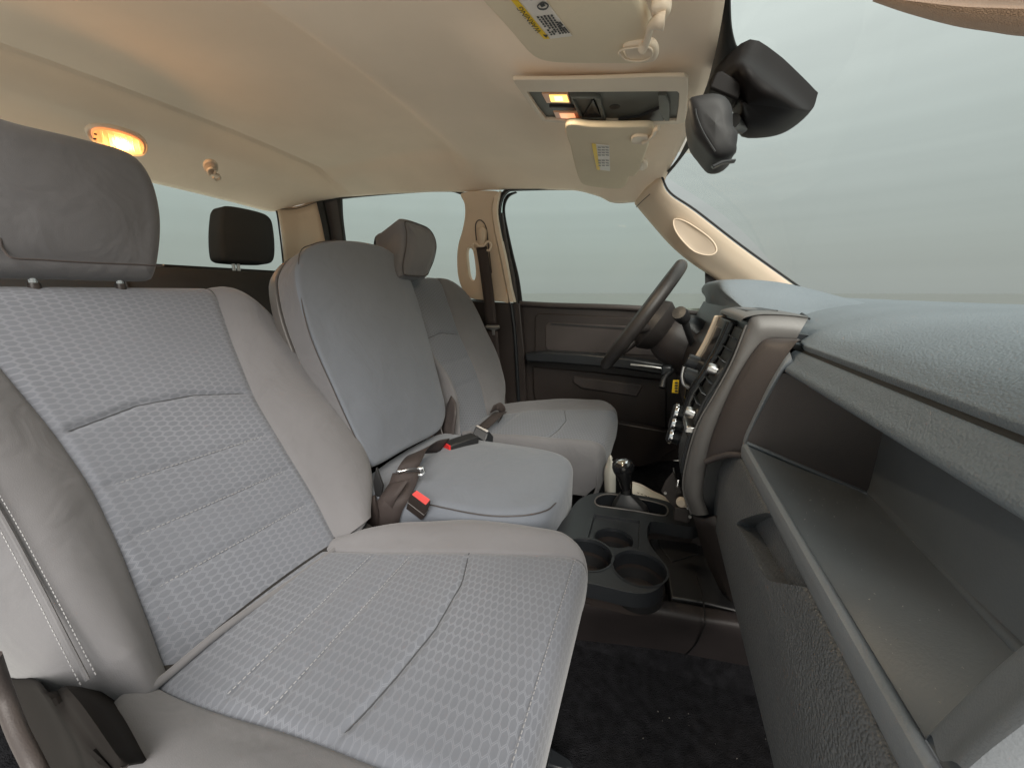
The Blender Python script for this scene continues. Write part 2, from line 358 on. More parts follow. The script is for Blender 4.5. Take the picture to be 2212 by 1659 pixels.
def text(name, s, origin, ex, ey, size, m, parent=None):
    cu = bpy.data.curves.new(name, 'FONT'); cu.body = s; cu.size = 1; cu.extrude = .0
    to = bpy.data.objects.new('tmp', cu); COL.objects.link(to); dg = bpy.context.evaluated_depsgraph_get(); me = bpy.data.meshes.new_from_object(to.evaluated_get(dg))
    V = [np.array(origin)+np.array(ex)*v.co.x*size+np.array(ey)*v.co.y*size for v in me.vertices]; F = [tuple(p.vertices) for p in me.polygons]
    bpy.data.objects.remove(to); bpy.data.curves.remove(cu)
    return mk(name, V, F, m, parent, smooth=False)
def apply_cut(o, cutters):
    for c in cutters:
        b = o.modifiers.new('cut', 'BOOLEAN'); b.operation = 'DIFFERENCE'; b.solver = 'EXACT'; b.object = c
    bpy.context.view_layer.update()
    dg = bpy.context.evaluated_depsgraph_get(); me = bpy.data.meshes.new_from_object(o.evaluated_get(dg)); o.modifiers.clear(); old = o.data; o.data = me
    me.polygons.foreach_set('use_smooth', [True]*len(me.polygons)); me.set_sharp_from_angle(angle=math.radians(35))
    for c in cutters: bpy.data.objects.remove(c)
def dashes(name, polys, m, parent, n, step=.006, ln=.0036, r=.0006, lift=.0008):
    """a row of thread stitches along each 3D polyline"""
    V = []; F = []; n = np.array(n, float)
    for P in polys:
        P = np.array(P); L = np.linalg.norm(np.diff(P, axis=0), axis=1).sum(); k = max(2, int(L/step)); Q = arc_resample(P, k+1)
        for i in range(k):
            a = Q[i]; d = Q[i+1]-a; l = np.linalg.norm(d); d = d/l; a = a+n*lift; b = a+d*min(ln, l*.7); s = np.cross(d, n)*r; t = n*r
            o = len(V); V += [a-s, a+t, a+s, b-s, b+t, b+s]; F += [(o, o+1, o+4, o+3), (o+1, o+2, o+5, o+4), (o, o+3, o+5, o+2)]
    return mk(name, V, F, m, parent, smooth=False)

# ================================================================== THE SETTING
FIELD = mat('grey green open ground', (.14, .147, .14), rough=.95, var=.08, vscale=.2)
mk('ground', [(-900, -900, -1.56), (900, -900, -1.56), (900, 900, -1.56), (-900, 900, -1.56)], [(0, 1, 2, 3)], FIELD)['kind'] = 'structure'
mk('bounce_pavement', [(-16, -22, -1.552), (18, -22, -1.552), (18, 14, -1.552), (-16, 14, -1.552)], [(0, 1, 2, 3)], CONC)['kind'] = 'structure'  # unseen pale slab added to bounce daylight up to the ceiling
# floor of the cab with its raised tunnel
fr = []
for x in (-1.75, -1.2, -.6, .2, .36, .5, .58):
    lift = 0 if x < .3 else (x-.3)*1.2
    fr.append([(x, y, z+lift) for y, z in ((.02, -.73), (.06, -.74), (.3, -.742), (.55, -.742), (.68, -.73), (.72, -.66), (.76, -.645), (1.0, -.645), (1.04, -.66), (1.08, -.73), (1.3, -.742), (1.62, -.742), (1.68, -.70))])
o = loft('floor', fr, CARP, nr=2, nc=2, thick=.01); o['kind'] = 'structure'

# headliner ---------------------------------------------------------
zx = [(-1.77, .395), (-1.60, .452), (-1.46, .497), (-1.44, .537), (-1.395, .551), (-1.378, .549), (-1.366, .532), (-1.352, .529), (-1.1, .537), (-.9, .546), (-.78, .541), (-.73, .533), (-.66, .488), (-.6, .483), (-.5, .480), (-.3, .456), (-.1, .432), (.06, .410)]
def zc(x): return np.interp(x, [a for a, b in zx], [b for a, b in zx])
edge_px = [(600, 450), (690, 434), (740, 425), (850, 417), (960, 412), (1020, 412), (1080, 407), (1200, 405), (1290, 407), (1340, 420), (1372, 436)]
EDGE = np.array(ats(edge_px, y=1.60)); EX, EZ = EDGE[:, 0], EDGE[:, 2]
def edge_z(x): return np.interp(x, EX, EZ)
xs = np.concatenate([np.linspace(-1.77, -1.45, 8), np.linspace(-1.43, -1.40, 4), np.linspace(-1.392, -1.335, 16), [-1.31], np.linspace(-1.27, -.85, 8), np.linspace(-.82, -.45, 18), np.linspace(-.4, .06, 14)])
ys = [0.04, .1, .18, .28, .4, .5, .6, .7, .75, .8, .86, .92, .98, 1.05, 1.15, 1.25, 1.33, 1.38, 1.42, 1.46, 1.49, 1.52, 1.55, 1.575, 1.60]
rows = []
for x in xs:
    r = []
    for y in ys:
        yy = y if y > .86 else 1.72-y
        xf = .06-.085*max(0, (yy-.86)/.74)**2
        xx = -1.77+(x+1.77)*(xf+1.77)/(1.83)
        z = zc(x)
        crown = -.018*((yy-.86)/.6)**2 
        pod = -.040*math.exp(-((y-.865)/.135)**4)*float(np.clip((x+.40)/.11, 0, 1))*float(np.clip((.03-x)/.1, .35, 1))
        k = np.clip((yy-1.42)/.18, 0, 1)
        ez = edge_z(x); z0 = z+crown+pod
        rr = (1-math.cos(k*math.pi/2))
        # roof recess ends in a soft shoulder before the side rail
        sh = -.022/(1+math.exp(-(yy-1.44)/.012))*float(np.clip((-x-.55)/.2, 0, 1))*float(np.clip((x+1.45)/.1, 0, 1))
        z = (z0+sh)*(1-rr)+ez*rr
        r.append((xx, y, z))
    rows.append(r)
hl = loft('headliner', rows, HEAD, nr=2, nc=2, thick=.006, sharp=0); tag(hl, kind='structure')

# rear wall: header trim, corner trim and sill round the back window
rw = -1.765
rear = thing('rear_window', 'wide back window of the cab behind the rear headrest, thin black edge', 'window', (rw, .86, .08))
prism('glass', [(rw-.01, .05, .06), (rw-.01, 1.5, .06), (rw-.01, 1.5, .42), (rw-.01, .05, .42)], (-.004, 0, 0), GLASS, rear)
tube('rubber_seal', [at(585, 447, x=rw+.004), at(597, 456, x=rw+.004), at(604, 500, x=rw+.004), at(611, 560, x=rw+.004), at(614, 600, x=rw+.004)], .004, RUB, rear, n=6)
o = prism('rear_wall', [(rw, .0, .105), (rw, 1.66, .105), (rw, 1.66, -.74), (rw, 0, -.74)], (-.03, 0, 0), DARK); o['kind'] = 'structure'

# ---- driver side rear corner pillar
cp_ = thing('rear_corner_pillar', 'beige corner trim between the back window and the rear side window', 'pillar trim', (-1.6, 1.6, -.2))
P0 = [at(598, 449, x=rw+.01), at(607, 500, x=rw+.01), at(613, 560, x=rw+.01), at(620, 640, x=rw+.01)]
P1 = [at(640, 447, y=1.56), at(650, 500, y=1.56), at(655, 560, y=1.56), at(660, 640, y=1.56)]
P2 = [at(684, 433, y=1.60), at(699, 500, y=1.60), at(709, 560, y=1.60), at(718, 640, y=1.60)]
loft('trim_panel', [[P0[i], P1[i], P2[i]] for i in range(4)], BEI, cp_, nr=3, nc=5, thick=.01)
tube('trim_seam', [at(600, 452, x=rw+.018), at(640, 451, y=1.555), at(684, 437, y=1.592)], .0016, DARK2, cp_)

# ---- rear door (driver side): frame, glass
rd = thing('rear_side_door', 'rear door on the far side with a brown inner frame and clear window', 'door', (-1.2, 1.6, -.6))
def strip(name, a, b, y, m, par, th=.012, bev=0):
    """door-frame strip lying between two pixel polylines on the plane y"""
    A, B = ats(a, y=y), ats(b, y=y)
    A = cr(A, 5); B = cr(B, 5)
    V = list(A)+list(B); n = len(A); V += [p+np.array([0, th, 0]) for p in V]
    F = []
    for i in range(n-1):
        F += [(i, i+1, n+i+1, n+i), (2*n+i, 3*n+i, 3*n+i+1, 2*n+i+1), (i, 2*n+i, 2*n+i+1, i+1), (n+i, n+i+1, 3*n+i+1, 3*n+i)]
    F += [(0, n, 3*n, 2*n), (n-1, 3*n-1, 4*n-1, 2*n-1)]
    return mk(name, V, F, m, par, fixn=True)
strip('weatherstrip', [(683, 436), (694, 480), (702, 520), (716, 600), (730, 680)], [(696, 434), (706, 480), (713, 520), (727, 600), (740, 680)], 1.595, RUB, rd)
strip('window_frame', [(695, 433), (705, 480), (712, 520), (726, 600), (738, 680)], [(728, 428), (733, 470), (741, 520), (750, 600), (762, 680)], 1.62, BEI, rd).data.materials[0] = DARK2
strip('glass_seal', [(727, 427), (733, 470), (740, 520), (750, 600), (762, 680)], [(736, 430), (738, 470), (744, 520), (754, 600), (766, 680)], 1.605, RUB, rd)
strip('upper_seal', [(690, 432), (740, 423), (850, 414), (960, 409), (1000, 412)], [(690, 438), (741, 429), (850, 419), (958, 413), (995, 420)], 1.612, RUB, rd)
prism('glass', ats([(722, 415), (1080, 395), (1110, 690), (760, 720)], y=1.635), (0, .004, 0), GLASS, rd)
prism('door_panel', ats([(700, 640), (1050, 648), (1050, 960), (740, 960)], y=1.625), (0, .03, 0), DARK, rd)

# ---- door pillar with belt height adjuster
bp = thing('door_pillar', 'tan door pillar with an oval grab opening, black lower half', 'pillar trim', (-.5, 1.6, -.6))
bpo = cr(ats([(996, 418), (1003, 440), (1004, 468), (998, 500), (990, 528), (987, 560), (990, 600), (1002, 632), (1018, 645), (1050, 649), (1085, 652), (1098, 653),
      (1092, 620), (1080, 560), (1068, 500), (1062, 455), (1066, 430), (1078, 415), (1040, 412)], y=1.585), 4, True)
bpl = prism('upper_trim', bpo, (0, .028, 0), BEI, bp)
hole = prism('cutter', cr(ats([(1001, 535), (1008, 534), (1014, 542), (1018, 565), (1020, 590), (1017, 604), (1010, 604), (1004, 592), (1001, 570), (999, 548)], y=1.55), 4, True), (0, .1, 0), BEI)
apply_cut(bpl, [hole]); bevel(bpl, .005, 2, 50)
strip('inner_rail', [(1068, 424), (1064, 455), (1070, 500), (1083, 560), (1095, 620), (1101, 653)], [(1080, 412), (1073, 452), (1079, 500), (1092, 560), (1103, 620), (1111, 653)], 1.578, BEI2, bp, .025)
tube('adjuster_track', ats([(1029, 520), (1027, 490), (1031, 478), (1040, 477), (1050, 492), (1055, 530), (1062, 590)], y=1.583), .0022, DARK2, bp)
prism('lower_trim', ats([(1016, 650), (1122, 656), (1132, 760), (1140, 960), (1060, 960), (1030, 760)], y=1.592), (0, .03, 0), DARK, bp, bev=.004)
tube('lower_trim_ridge', ats([(1104, 657), (1112, 720), (1118, 820), (1124, 940)], y=1.59), .008, CONS, bp)

# ---- driver door
dd = thing('driver_door', 'far front door with dark brown armrest, pull recess and map pocket', 'door', (.1, 1.62, -.6))
fo = [(1103, 653), (1096, 600), (1086, 550), (1078, 500), (1074, 460), (1078, 428), (1090, 410), (1110, 406), (1200, 404), (1290, 406), (1340, 420)]
fi = [(1109, 653), (1102, 600), (1092, 550), (1083, 500), (1079, 460), (1083, 432), (1094, 415), (1112, 411), (1200, 409), (1290, 411), (1336, 424)]
strip('weatherstrip', fo, fi, 1.596, RUB, dd, .02)
strip('window_frame', [(1109, 656), (1102, 600), (1092, 550), (1083, 500), (1080, 460)], [(1117, 656), (1111, 600), (1100, 550), (1091, 500), (1085, 460)], 1.615, MET, dd, .02).data.materials[0] = TRIM
strip('glass_run', [(1116, 656), (1110, 600), (1099, 550), (1089, 500), (1085, 462), (1087, 436), (1096, 420), (1114, 414)], [(1128, 656), (1120, 600), (1108, 550), (1097, 500), (1090, 462), (1091, 440), (1100, 424), (1116, 416)], 1.63, RUB, dd, .01)
strip('mirror_bar', [(1523, 560), (1524, 620), (1526, 690)], [(1530, 560), (1531, 620), (1533, 690)], 1.615, RUB, dd, .015)
prism('mirror_sail', ats([(1529, 570), (1600, 600), (1600, 700), (1533, 690)], y=1.622), (0, .02, 0), DARK, dd)
prism('glass', ats([(1076, 395), (1400, 395), (1560, 560), (1560, 720), (1110, 690)], y=1.645), (0, .004, 0), GLASS, dd)
prism('panel', ats([(1121, 655), (1250, 659), (1400, 664), (1500, 676), (1560, 680), (1640, 700), (1620, 980), (1300, 1010), (1142, 980), (1130, 760)], y=1.625), (0, .03, 0), DARK, dd, bev=.006)
tube('window_sill', ats([(1123, 656), (1200, 660), (1330, 664), (1440, 671), (1530, 682)], y=1.622), .012, DARK2, dd)
def ringframe(name, o, i, y, th, m, par):
    return strip(name, o+[o[0]], i+[i[0]], y, m, par, th)
def rrect(x0, y0, x1, y1, sl, r=8):
    """rounded parallelogram on the photo; sl = fall per px to the right"""
    return [(x0, y0+r), (x0+r, y0+sl*r), (x1-r, y0+sl*(x1-x0)), (x1, y0+sl*(x1-x0)+r), (x1, y1+sl*(x1-x0)-r), (x1-r, y1+sl*(x1-x0)), (x0+r, y1+sl*r), (x0, y1-r)]
prism('upper_recess_rim', cr(ats(rrect(1155, 676, 1500, 768, .05), y=1.615), 1), (0, .012, 0), DARK, dd, bev=.004)
prism('upper_recess', ats(rrect(1178, 696, 1490, 758, .045), y=1.612), (0, .008, 0), DARK2, dd, bev=.003)
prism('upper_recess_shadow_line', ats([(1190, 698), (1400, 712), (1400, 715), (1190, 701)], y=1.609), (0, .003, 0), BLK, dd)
arm = [(1133, 764), (1180, 760), (1260, 764), (1340, 772), (1440, 788), (1440, 812), (1340, 797), (1200, 785), (1136, 782)]
prism('armrest', ats(arm, y=1.555), (0, .07, 0), CONS, dd, bev=.008, seg=3)
prism('window_switch', ats([(1192, 761), (1250, 764), (1254, 768), (1196, 766)], y=1.562), (0, .02, .001), BLK, dd, bev=.002)
tube('door_pull', ats([(1362, 788), (1400, 792), (1432, 797)], y=1.55), .006, MET, dd)
prism('lower_panel', ats([(1150, 792), (1300, 806), (1440, 822), (1440, 940), (1280, 930), (1160, 880), (1152, 850)], y=1.612), (0, .012, 0), DARK, dd, bev=.006)
prism('lower_pad', ats([(1240, 812), (1390, 832), (1376, 858), (1256, 840), (1236, 826)], y=1.606), (0, .012, 0), DARK2, dd, bev=.006)
prism('map_pocket', ats([(1290, 905), (1460, 935), (1470, 960), (1420, 1000), (1380, 1010), (1300, 990)], y=1.56), (0, .04, 0), DARK, dd, bev=.006)

# ---- windshield pillar (driver side)
ap = thing('windshield_pillar', 'beige windshield pillar on the far side with an oval grab dish', 'pillar trim', (.2, 1.55, 0))
ao = [at(1426, 384, y=1.50), at(1445, 420, y=1.505), at(1500, 458, y=1.515), at(1600, 535, y=1.54), at(1716, 618, y=1.56), at(1760, 650, y=1.57)]
ai = [at(1372, 438, y=1.60), at(1403, 475, y=1.60), at(1450, 528, y=1.60), at(1495, 566, y=1.60), at(1546, 600, y=1.60), at(1600, 640, y=1.60)]
rows = []
for a, b in zip(ao, ai):
    nrm = np.array([-.1, -1, .3]); nrm = nrm/np.linalg.norm(nrm)
    rows.append([a, a*.8+b*.2+nrm*.012, a*.5+b*.5+nrm*.02, a*.2+b*.8+nrm*.012, b, b+np.array([0.0, .03, .0])])
loft('trim_panel', rows, BEI, ap, nr=5, nc=4, thick=.004)
tube('windshield_seal', [np.array(a)+np.array([.004, -.002, .004]) for a in ao], .0035, RUB, ap, n=6)
dc = [(1455, 477), (1466, 474), (1490, 484), (1530, 512), (1546, 532), (1546, 546), (1530, 552), (1500, 544), (1474, 520), (1458, 496)]
pn = np.array([-.18, -1, .25])
pc = at(1500, 514, y=1.496)
tube('dish_rim', cr(ons(dc, pc, pn), 3, True), .0026, BEI, ap, n=1, closed=True, seg=8)
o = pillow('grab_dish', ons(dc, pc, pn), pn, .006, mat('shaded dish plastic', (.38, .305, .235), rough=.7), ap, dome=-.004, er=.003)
tube('upper_joint', [at(1404, 420, y=1.505)*.995, at(1388, 434, y=1.545), at(1374, 448, y=1.58)], .0014, DARK2, ap)

# ---- windshield with black border
ws = thing('windshield', 'large clear raked windshield with a thin black upper border', 'windshield', (.3, .86, .0))
def xf(y): return .06-.085*(abs(y-.86)/.74)**2
def xb(y): return .60-.19*(abs(y-.86)/.70)**2
rows = [[(xf(y)+.012, y, .416-.04*(abs(y-.86)/.7)**2), ((xf(y)+xb(y))/2+.02, y, .215), (xb(y), y, -.045+.05*(abs(y-.86)/.7)**2)] for y in np.linspace(.16, 1.53, 12)]
loft('glass', rows, GLASS, ws, nr=2, nc=6)
tp = [at(1550, -60, z=.418), at(1550, 0, z=.418), at(1548, 60, z=.417), at(1540, 110, z=.415), at(1530, 155, z=.412), at(1515, 220, z=.409), at(1490, 290, z=.400), at(1462, 345, z=.388), at(1428, 384, z=.383)]
bt = [at(1578, -60, z=.405), at(1577, 0, z=.405), at(1580, 60, z=.404), at(1590, 100, z=.402), at(1606, 130, z=.396), at(1566, 225, z=.396), at(1510, 292, z=.39), at(1466, 350, z=.384), at(1434, 388, z=.379)]
loft('black_border', [[a, b] for a, b in zip(tp, bt)], RUB, ws, nr=4, thick=.003)

# ================================================================== INSTRUMENT PANEL
dp = thing('dashboard', 'grey grained dashboard with an open shelf above the glovebox', 'dashboard', (.35, .86, -.45))
def lat(pxu, pxv, y): return at(pxu, pxv, y=y)[[0, 2]]
# top pad: profile from the seam to the windshield base, per lateral station
rows = []
for y in np.linspace(.12, 1.56, 30):
    b = xb(y); 
    hood = math.exp(-((y-1.28)/.17)**4)
    front = .205 if y < .74 else .235
    front = .205+.03*float(np.clip((y-.68)/.1, 0, 1))-.0*hood
    zt = -.021+.010*max(0, (y-.86)/.7)**2
    h = 0
    r = [(front+.012, y, -.100), (front, y, -.078), (front+.004, y, -.070), (front+.03, y, -.052+h*.3), (front+.09, y, -.032+h*.5), (front+.18, y, zt-.001), ((front+b)/2+.1, y, zt+.001), (b, y, zt-.004), (b+.03, y, zt-.06)]
    rows.append(r)
loft('top_pad', rows, DASH, dp, nr=2, nc=5)
# gap under the pad
loft('pad_gap', [[(.211, y, -.078), (.203, y, -.084), (.215, y, -.09)] for y in (.13, .74)], RUB, dp, nc=2)
# upper lip above the shelf
YA, YB = .17, .68
def ext(name, prof, y0, y1, m, par, nc=4, ny=2, skew=None, **k):
    rows = [[(x, y, z) for x, z in prof] for y in np.linspace(y0, y1, ny)]
    return loft(name, rows, m, par, nc=nc, **k)
ext('shelf_header', [(.226, -.084), (.208, -.083), (.200, -.087), (.191, -.099), (.185, -.107), (.186, -.113), (.195, -.117), (.23, -.120), (.30, -.12)], YA, YB+.012, DASH, dp)
# shelf: floor, back wall, inner end wall
def T(*a): return np.array(a, float)
lipL, lipR = T(.146, .655, -.228), T(.150, .2, -.229)
bkL, bkR = at(1885, 1072, y=.60), at(2193, 1389, y=.262)
bkR2 = bkL+(bkR-bkL)*(bkL[1]-.19)/(bkL[1]-bkR[1])
loft('shelf_floor', [[lipL+T(.004, 0, -.003), lipL*.5+bkL*.5+T(0, .012, -.004), bkL], [lipR+T(.004, 0, -.003), lipR*.5+bkR2*.5+T(0, 0, -.004), bkR2]], SHELF, dp, nr=4, nc=5)
loft('shelf_back', [[bkL+T(-.002, .02, 0), bkL+T(.000, .02, .02), bkL+T(.002, .02, .138)], [bkR2, bkR2+T(.002, 0, .02), bkR2+T(.004, 0, .138)]], SHELF, dp, nr=4, nc=4)
loft('shelf_end', [[lipL+T(.002, .0, -.004), bkL+T(0, .0005, -.001)], [at(1640, 880, y=.665), bkL+T(0, .003, .06)], [at(1688, 806, y=.665), bkL+T(0, .006, .15)]], DARK2, dp, nr=4, nc=4)
tube('shelf_corner_highlight', [bkL+T(-.002, -.001, 0), bkL+T(0, -.001, .05), bkL+T(.002, -.001, .14)], .0035, LIP, dp)  # paler tube stands for the highlight along the upright corner
tube('shelf_corner_fillet', [bkL, bkL*.5+bkR2*.5, bkR2], .004, SHELF, dp)
tube('shelf_end_fillet', [lipL+T(.003, 0, 0), lipL*.5+bkL*.5+T(0, .002, 0), bkL], .0035, SHELF, dp)
# lip with bevelled top edge
ext('shelf_lip', [(.156, -.236), (.150, -.2290), (.1465, -.2285), (.1425, -.2325), (.1435, -.250), (.150, -.252)], .20, .652, LIP, dp, nc=3)
# frame rising from lip to header at the far end of the shelf
fr_ = [(1601, 980), (1608, 942), (1632, 890), (1660, 832), (1688, 784), (1706, 760)]
fr2 = [(1615, 964), (1621, 945), (1644, 893), (1671, 840), (1694, 802), (1716, 792)]
loft('shelf_frame', [[at(*a, y=.668), at((a[0]+b[0])/2, (a[1]+b[1])/2, y=.658), at(*b, y=.664)] for a, b in zip(fr_, fr2)], LIP, dp, nr=4, nc=4)
# near end cap of the dash
cap_o = [at(1985, 1680, y=.205), at(2040, 1620, y=.205), at(2110, 1540, y=.205), at(2212, 1440, y=.205), at(2300, 1370, y=.205), at(2400, 1300, y=.205)]
ec_in = [at(2004, 1588, y=.222), at(2060, 1530, y=.222), at(2130, 1462, y=.222), at(2212, 1392, y=.222), at(2330, 1300, y=.222)]
ec_md = [at(2030, 1640, y=.200), at(2080, 1588, y=.200), at(2150, 1520, y=.200), at(2240, 1440, y=.200), at(2360, 1350, y=.200)]
ec_ou = [at(2085, 1665, y=.180), at(2140, 1618, y=.180), at(2200, 1572, y=.180), at(2290, 1500, y=.180), at(2410, 1410, y=.180)]
ec_dn = [p+T(.02, -.012, -.03) for p in ec_ou]
ec_bk = [p+T(.0, .003, -.05) for p in ec_in]
loft('end_cap', [[a, b, c, d, e] for a, b, c, d, e in zip(ec_bk, ec_in, ec_md, ec_ou, ec_dn)], LIP, dp, nr=4, nc=5)
prism('end_cap_side', [(.15, .165, -.26), (.16, .165, -.23), (.22, .165, -.17), (.30, .165, -.10), (.34, .165, -.12), (.34, .165, -.5), (.18, .165, -.5)], (0, .012, 0), GLOVE, dp)
# side panel between the stack and the shelf
sa = [(1721, 733), (1690, 731), (1657, 731), (1634, 747), (1598, 801), (1563, 871), (1534, 947), (1521, 1000)]
sb = [(1736, 736), (1724, 737), (1706, 758), (1690, 782), (1660, 832), (1632, 890), (1608, 942), (1603, 984)]
loft('side_panel', [[at(*a, y=.725), at((a[0]*.7+b[0]*.3), (a[1]*.7+b[1]*.3), y=.70), at(*b, y=.669)] for a, b in zip(sa, sb)], DARK2, dp, nr=4, nc=5)
tube('side_panel_foot', [at(1524, 998, y=.70), at(1545, 990, y=.69), at(1575, 982, y=.675), at(1604, 984, y=.66)], .005, DARK2, dp)
# cluster hood on the driver side
ho = [(1546, 612), (1552, 600), (1562, 597), (1600, 598), (1660, 604), (1730, 618), (1790, 634), (1790, 660), (1700, 660), (1620, 664), (1590, 664), (1570, 640)]
HY = 1.03
rows = []
for y, hh in ((.935, -.35), (.965, -.05), (.99, .1), (1.02, .32), (1.06, .72), (1.09, .93), (1.13, 1), (1.25, 1.03), (1.38, 1.03), (1.46, 1.0), (1.52, .8), (1.57, .4)):
    tp_ = []
    for x, f in ((.142, .88), (.150, .97), (.165, 1.0), (.21, 1.0), (.27, .9), (.33, .66), (.39, .36), (.44, .1), (.47, -.1)):
        b0 = -.040+.014*min(1, (x-.14)/.2)
        tp_.append((x+.05*(1-min(1, hh*1.2))*(.3 if x > .2 else 1), y, b0-.004+(.036-b0)*f*hh))
    rows.append([(.185, y, -.075), (.165, y, -.05-.0*hh), (.152+.03*(1-hh), y, tp_[0][2]-.03*hh-.002), (.143+.05*(1-min(1, hh*1.2)), y, tp_[0][2]-.010*hh)]+tp_)
loft('gauge_hood', rows, DASH, dp, nr=3, nc=4, sharp=50)
prism('gauge_face', [(.19, 1.12, .012), (.19, 1.5, .012), (.16, 1.5, -.12), (.16, 1.05, -.12)], (.02, 0, 0), BLK, dp)
# lower dash on the driver side
ext('driver_lower_dash', [(.16, -.03), (.13, -.10), (.10, -.13), (.085, -.2), (.09, -.3), (.14, -.36), (.3, -.38)], 1.0, 1.58, DARK, dp)

# glovebox ----------------------------------------------------------
gb = thing('glovebox', 'dark grained glovebox door with a recessed pull beneath the shelf', 'glovebox', (.15, .42, -.46))
gpf = [(.155, -.2535), (.146, -.2545), (.141, -.262), (.136, -.285), (.131, -.315), (.1300, -.36), (.1315, -.40), (.138, -.43), (.165, -.455), (.24, -.46)]
G1 = [np.array([x, z]) for x, z in gpf]; G1 = cr(G1, 4)
rows = []
for y in list(np.linspace(.155, .62, 12))+[.66, .70, .74, .76, .775]:
    ins = 0 if y <= .74 else {.76: .004, .775: .012}[y]
    rows.append([(x+ins, y, z) for x, z in G1]+[(.24, y, -.2535)])
door_ = loft('door', rows, GLOVE, gb, closed=True, cap=True)
rc = [(1600, 1134), (1612, 1120), (1640, 1105), (1668, 1100), (1780, 1262), (1760, 1266), (1680, 1258), (1664, 1252), (1650, 1232), (1612, 1154)]
cut = prism('cutter', [p-T(.03, 0, 0) for p in cr(ats(rc, x=.136), 3, True)], (.048, 0, 0), GLOVE)
apply_cut(door_, [cut])
0 and prism('pull_recess', [p+T(.016, 0, 0) for p in ats([(1596, 1126), (1680, 1086), (1800, 1290), (1664, 1262)], x=.136)], (.004, 0, 0), DARK2, gb)

# ================================================================== CENTRE STACK
cs = thing('centre_stack', 'upright centre stack with light grey bezel, radio, vents and knobs', 'dashboard console', (.15, .86, -.45))
NE = [(1606, 684), (1614, 698), (1595, 742), (1573, 785), (1546, 829), (1521, 865), (1505, 906), (1494, 944), (1483, 985), (1475, 1026), (1472, 1066), (1486, 1099), (1498, 1114)]
ne = [at(*p, y=.735) for p in NE]
body = [p for p in ne[1:]]
prism('body', [T(p[0]+.004, .736, p[2]) for p in body]+[T(.3, .736, -.42), T(.3, .736, -.075), T(.15, .736, -.055)], (0, .252, 0), CONS, cs)
be = [(1721, 733), (1690, 731), (1666, 730), (1650, 734), (1634, 747), (1598, 801), (1563, 871), (1534, 947), (1519, 1012), (1511, 1070), (1525, 1112)]
bi = [(1745, 688), (1700, 683), (1655, 682), (1628, 686), (1613, 702), (1580, 785), (1541, 857), (1508, 915), (1486, 985), (1476, 1055), (1494, 1110)]
rows = []
for i, (a, b) in enumerate(zip(be, bi)):
    pa, pb_ = at(*a, y=.722), at(*b, y=.735 if i > 3 else .731); mid = (pa+pb_)/2
    rows.append([pa+T(.006, .006, 0), pa, mid+T(-.002, -.005, 0), pb_+T(0, 0, 0), pb_+(T(.004, .008, 0) if i > 3 else T(0, .01, .002))])
loft('bezel', rows, TRIM, cs, nr=4, nc=4, sharp=60)
tube('bezel_edge', [at(u-1, v, y=.733) for u, v in bi[4:]], .0016, MET, cs, n=4).data.materials[0] = TRIM
lowr = [(1523, 1120), (1545, 1180), (1560, 1240), (1578, 1300)]
lowl = [(1498, 1114), (1520, 1190), (1545, 1250), (1572, 1300)]
loft('lower_bezel', [[at(a[0]+22, a[1]-6, y=.70), at(*a, y=.722), at(*b, y=.735)] for a, b in zip(lowr, lowl)], DARK, cs, nr=3, thick=.004)
# pod on top with tray
pod_o = [(1549, 669), (1558, 662), (1570, 659), (1640, 657), (1690, 666), (1712, 674), (1735, 682), (1743, 688)]
pu = [at(*p, y=.731) for p in [(1601, 694), (1606, 687), (1628, 682.5), (1655, 680), (1700, 682), (1745, 687)]]
loft('top_pod', [[T(p[0]+(.012 if y > .985 else 0), y, p[2]+dz-.003*(1-min(1, i/2))) for i, p in enumerate(pu)] for y, dz in ((.731, 0), (.736, .002), (.80, .004), (.90, .005), (.975, .004), (.99, -.002), (1.0, -.014))], TRIM, cs, nr=2, nc=4)
prism('core', [T(.20, .70, -.10), T(.36, .70, -.10), T(.36, .70, -.44), T(.20, .70, -.44)], (0, .035, 0), DARK2, cs)
prism('core_top', [T(.212, .655, -.079), T(.30, .655, -.062), T(.30, .655, -.16), T(.212, .655, -.16)], (0, .34, 0), DASH, cs)
tube('pod_gap', [at(1625, 655, z=-.034), at(1675, 659, z=-.036), at(1722, 673, z=-.040), at(1748, 689, z=-.046)], .0022, BLK, cs, n=5, seg=6)
_tz = pu[2][2]+.0062
prism('tray', [(pu[2][0]+.002, .80, _tz), (pu[2][0]+.002, .93, _tz), (.20, .93, _tz+.001), (.20, .80, _tz+.001)], (0, 0, -.003), BLK, cs, bev=.001)
# face: work in the plane of the face; s = height from bottom along the profile
fx = np.array([[p[0], p[2]] for p in body])
def face(z, out=0):
    o_ = np.argsort(fx[:, 1]); x = np.interp(z, fx[o_, 1], fx[o_, 0]); return x-out
def facebox(name, y0, y1, z0, z1, out, m, par=cs, bev=.002, deep=.01, n=6):
    zs = np.linspace(z0, z1, n); pr = [T(face(z, out), y0, z) for z in zs]+[T(face(z, -deep), y0, z) for z in zs[::-1]]
    o = prism(name, pr, (0, y1-y0, 0), m, par); 
    if bev: bevel(o, bev, 2)
    return o
facebox('radio_surround', .835, .985, -.205, -.052, .008, CONS)
facebox('radio_screen', .865, .955, -.160, -.070, .0105, GLS, bev=.0005)
facebox('far_trim_sunlit', .978, .992, -.155, -.050, .017, BEI2)  # pale beige puts the sunlight on this edge into its colour
tube('radio_arc', ats([(1478, 792), (1474, 812), (1478, 830), (1488, 838)], y=.88), .004, MET, cs, n=5)
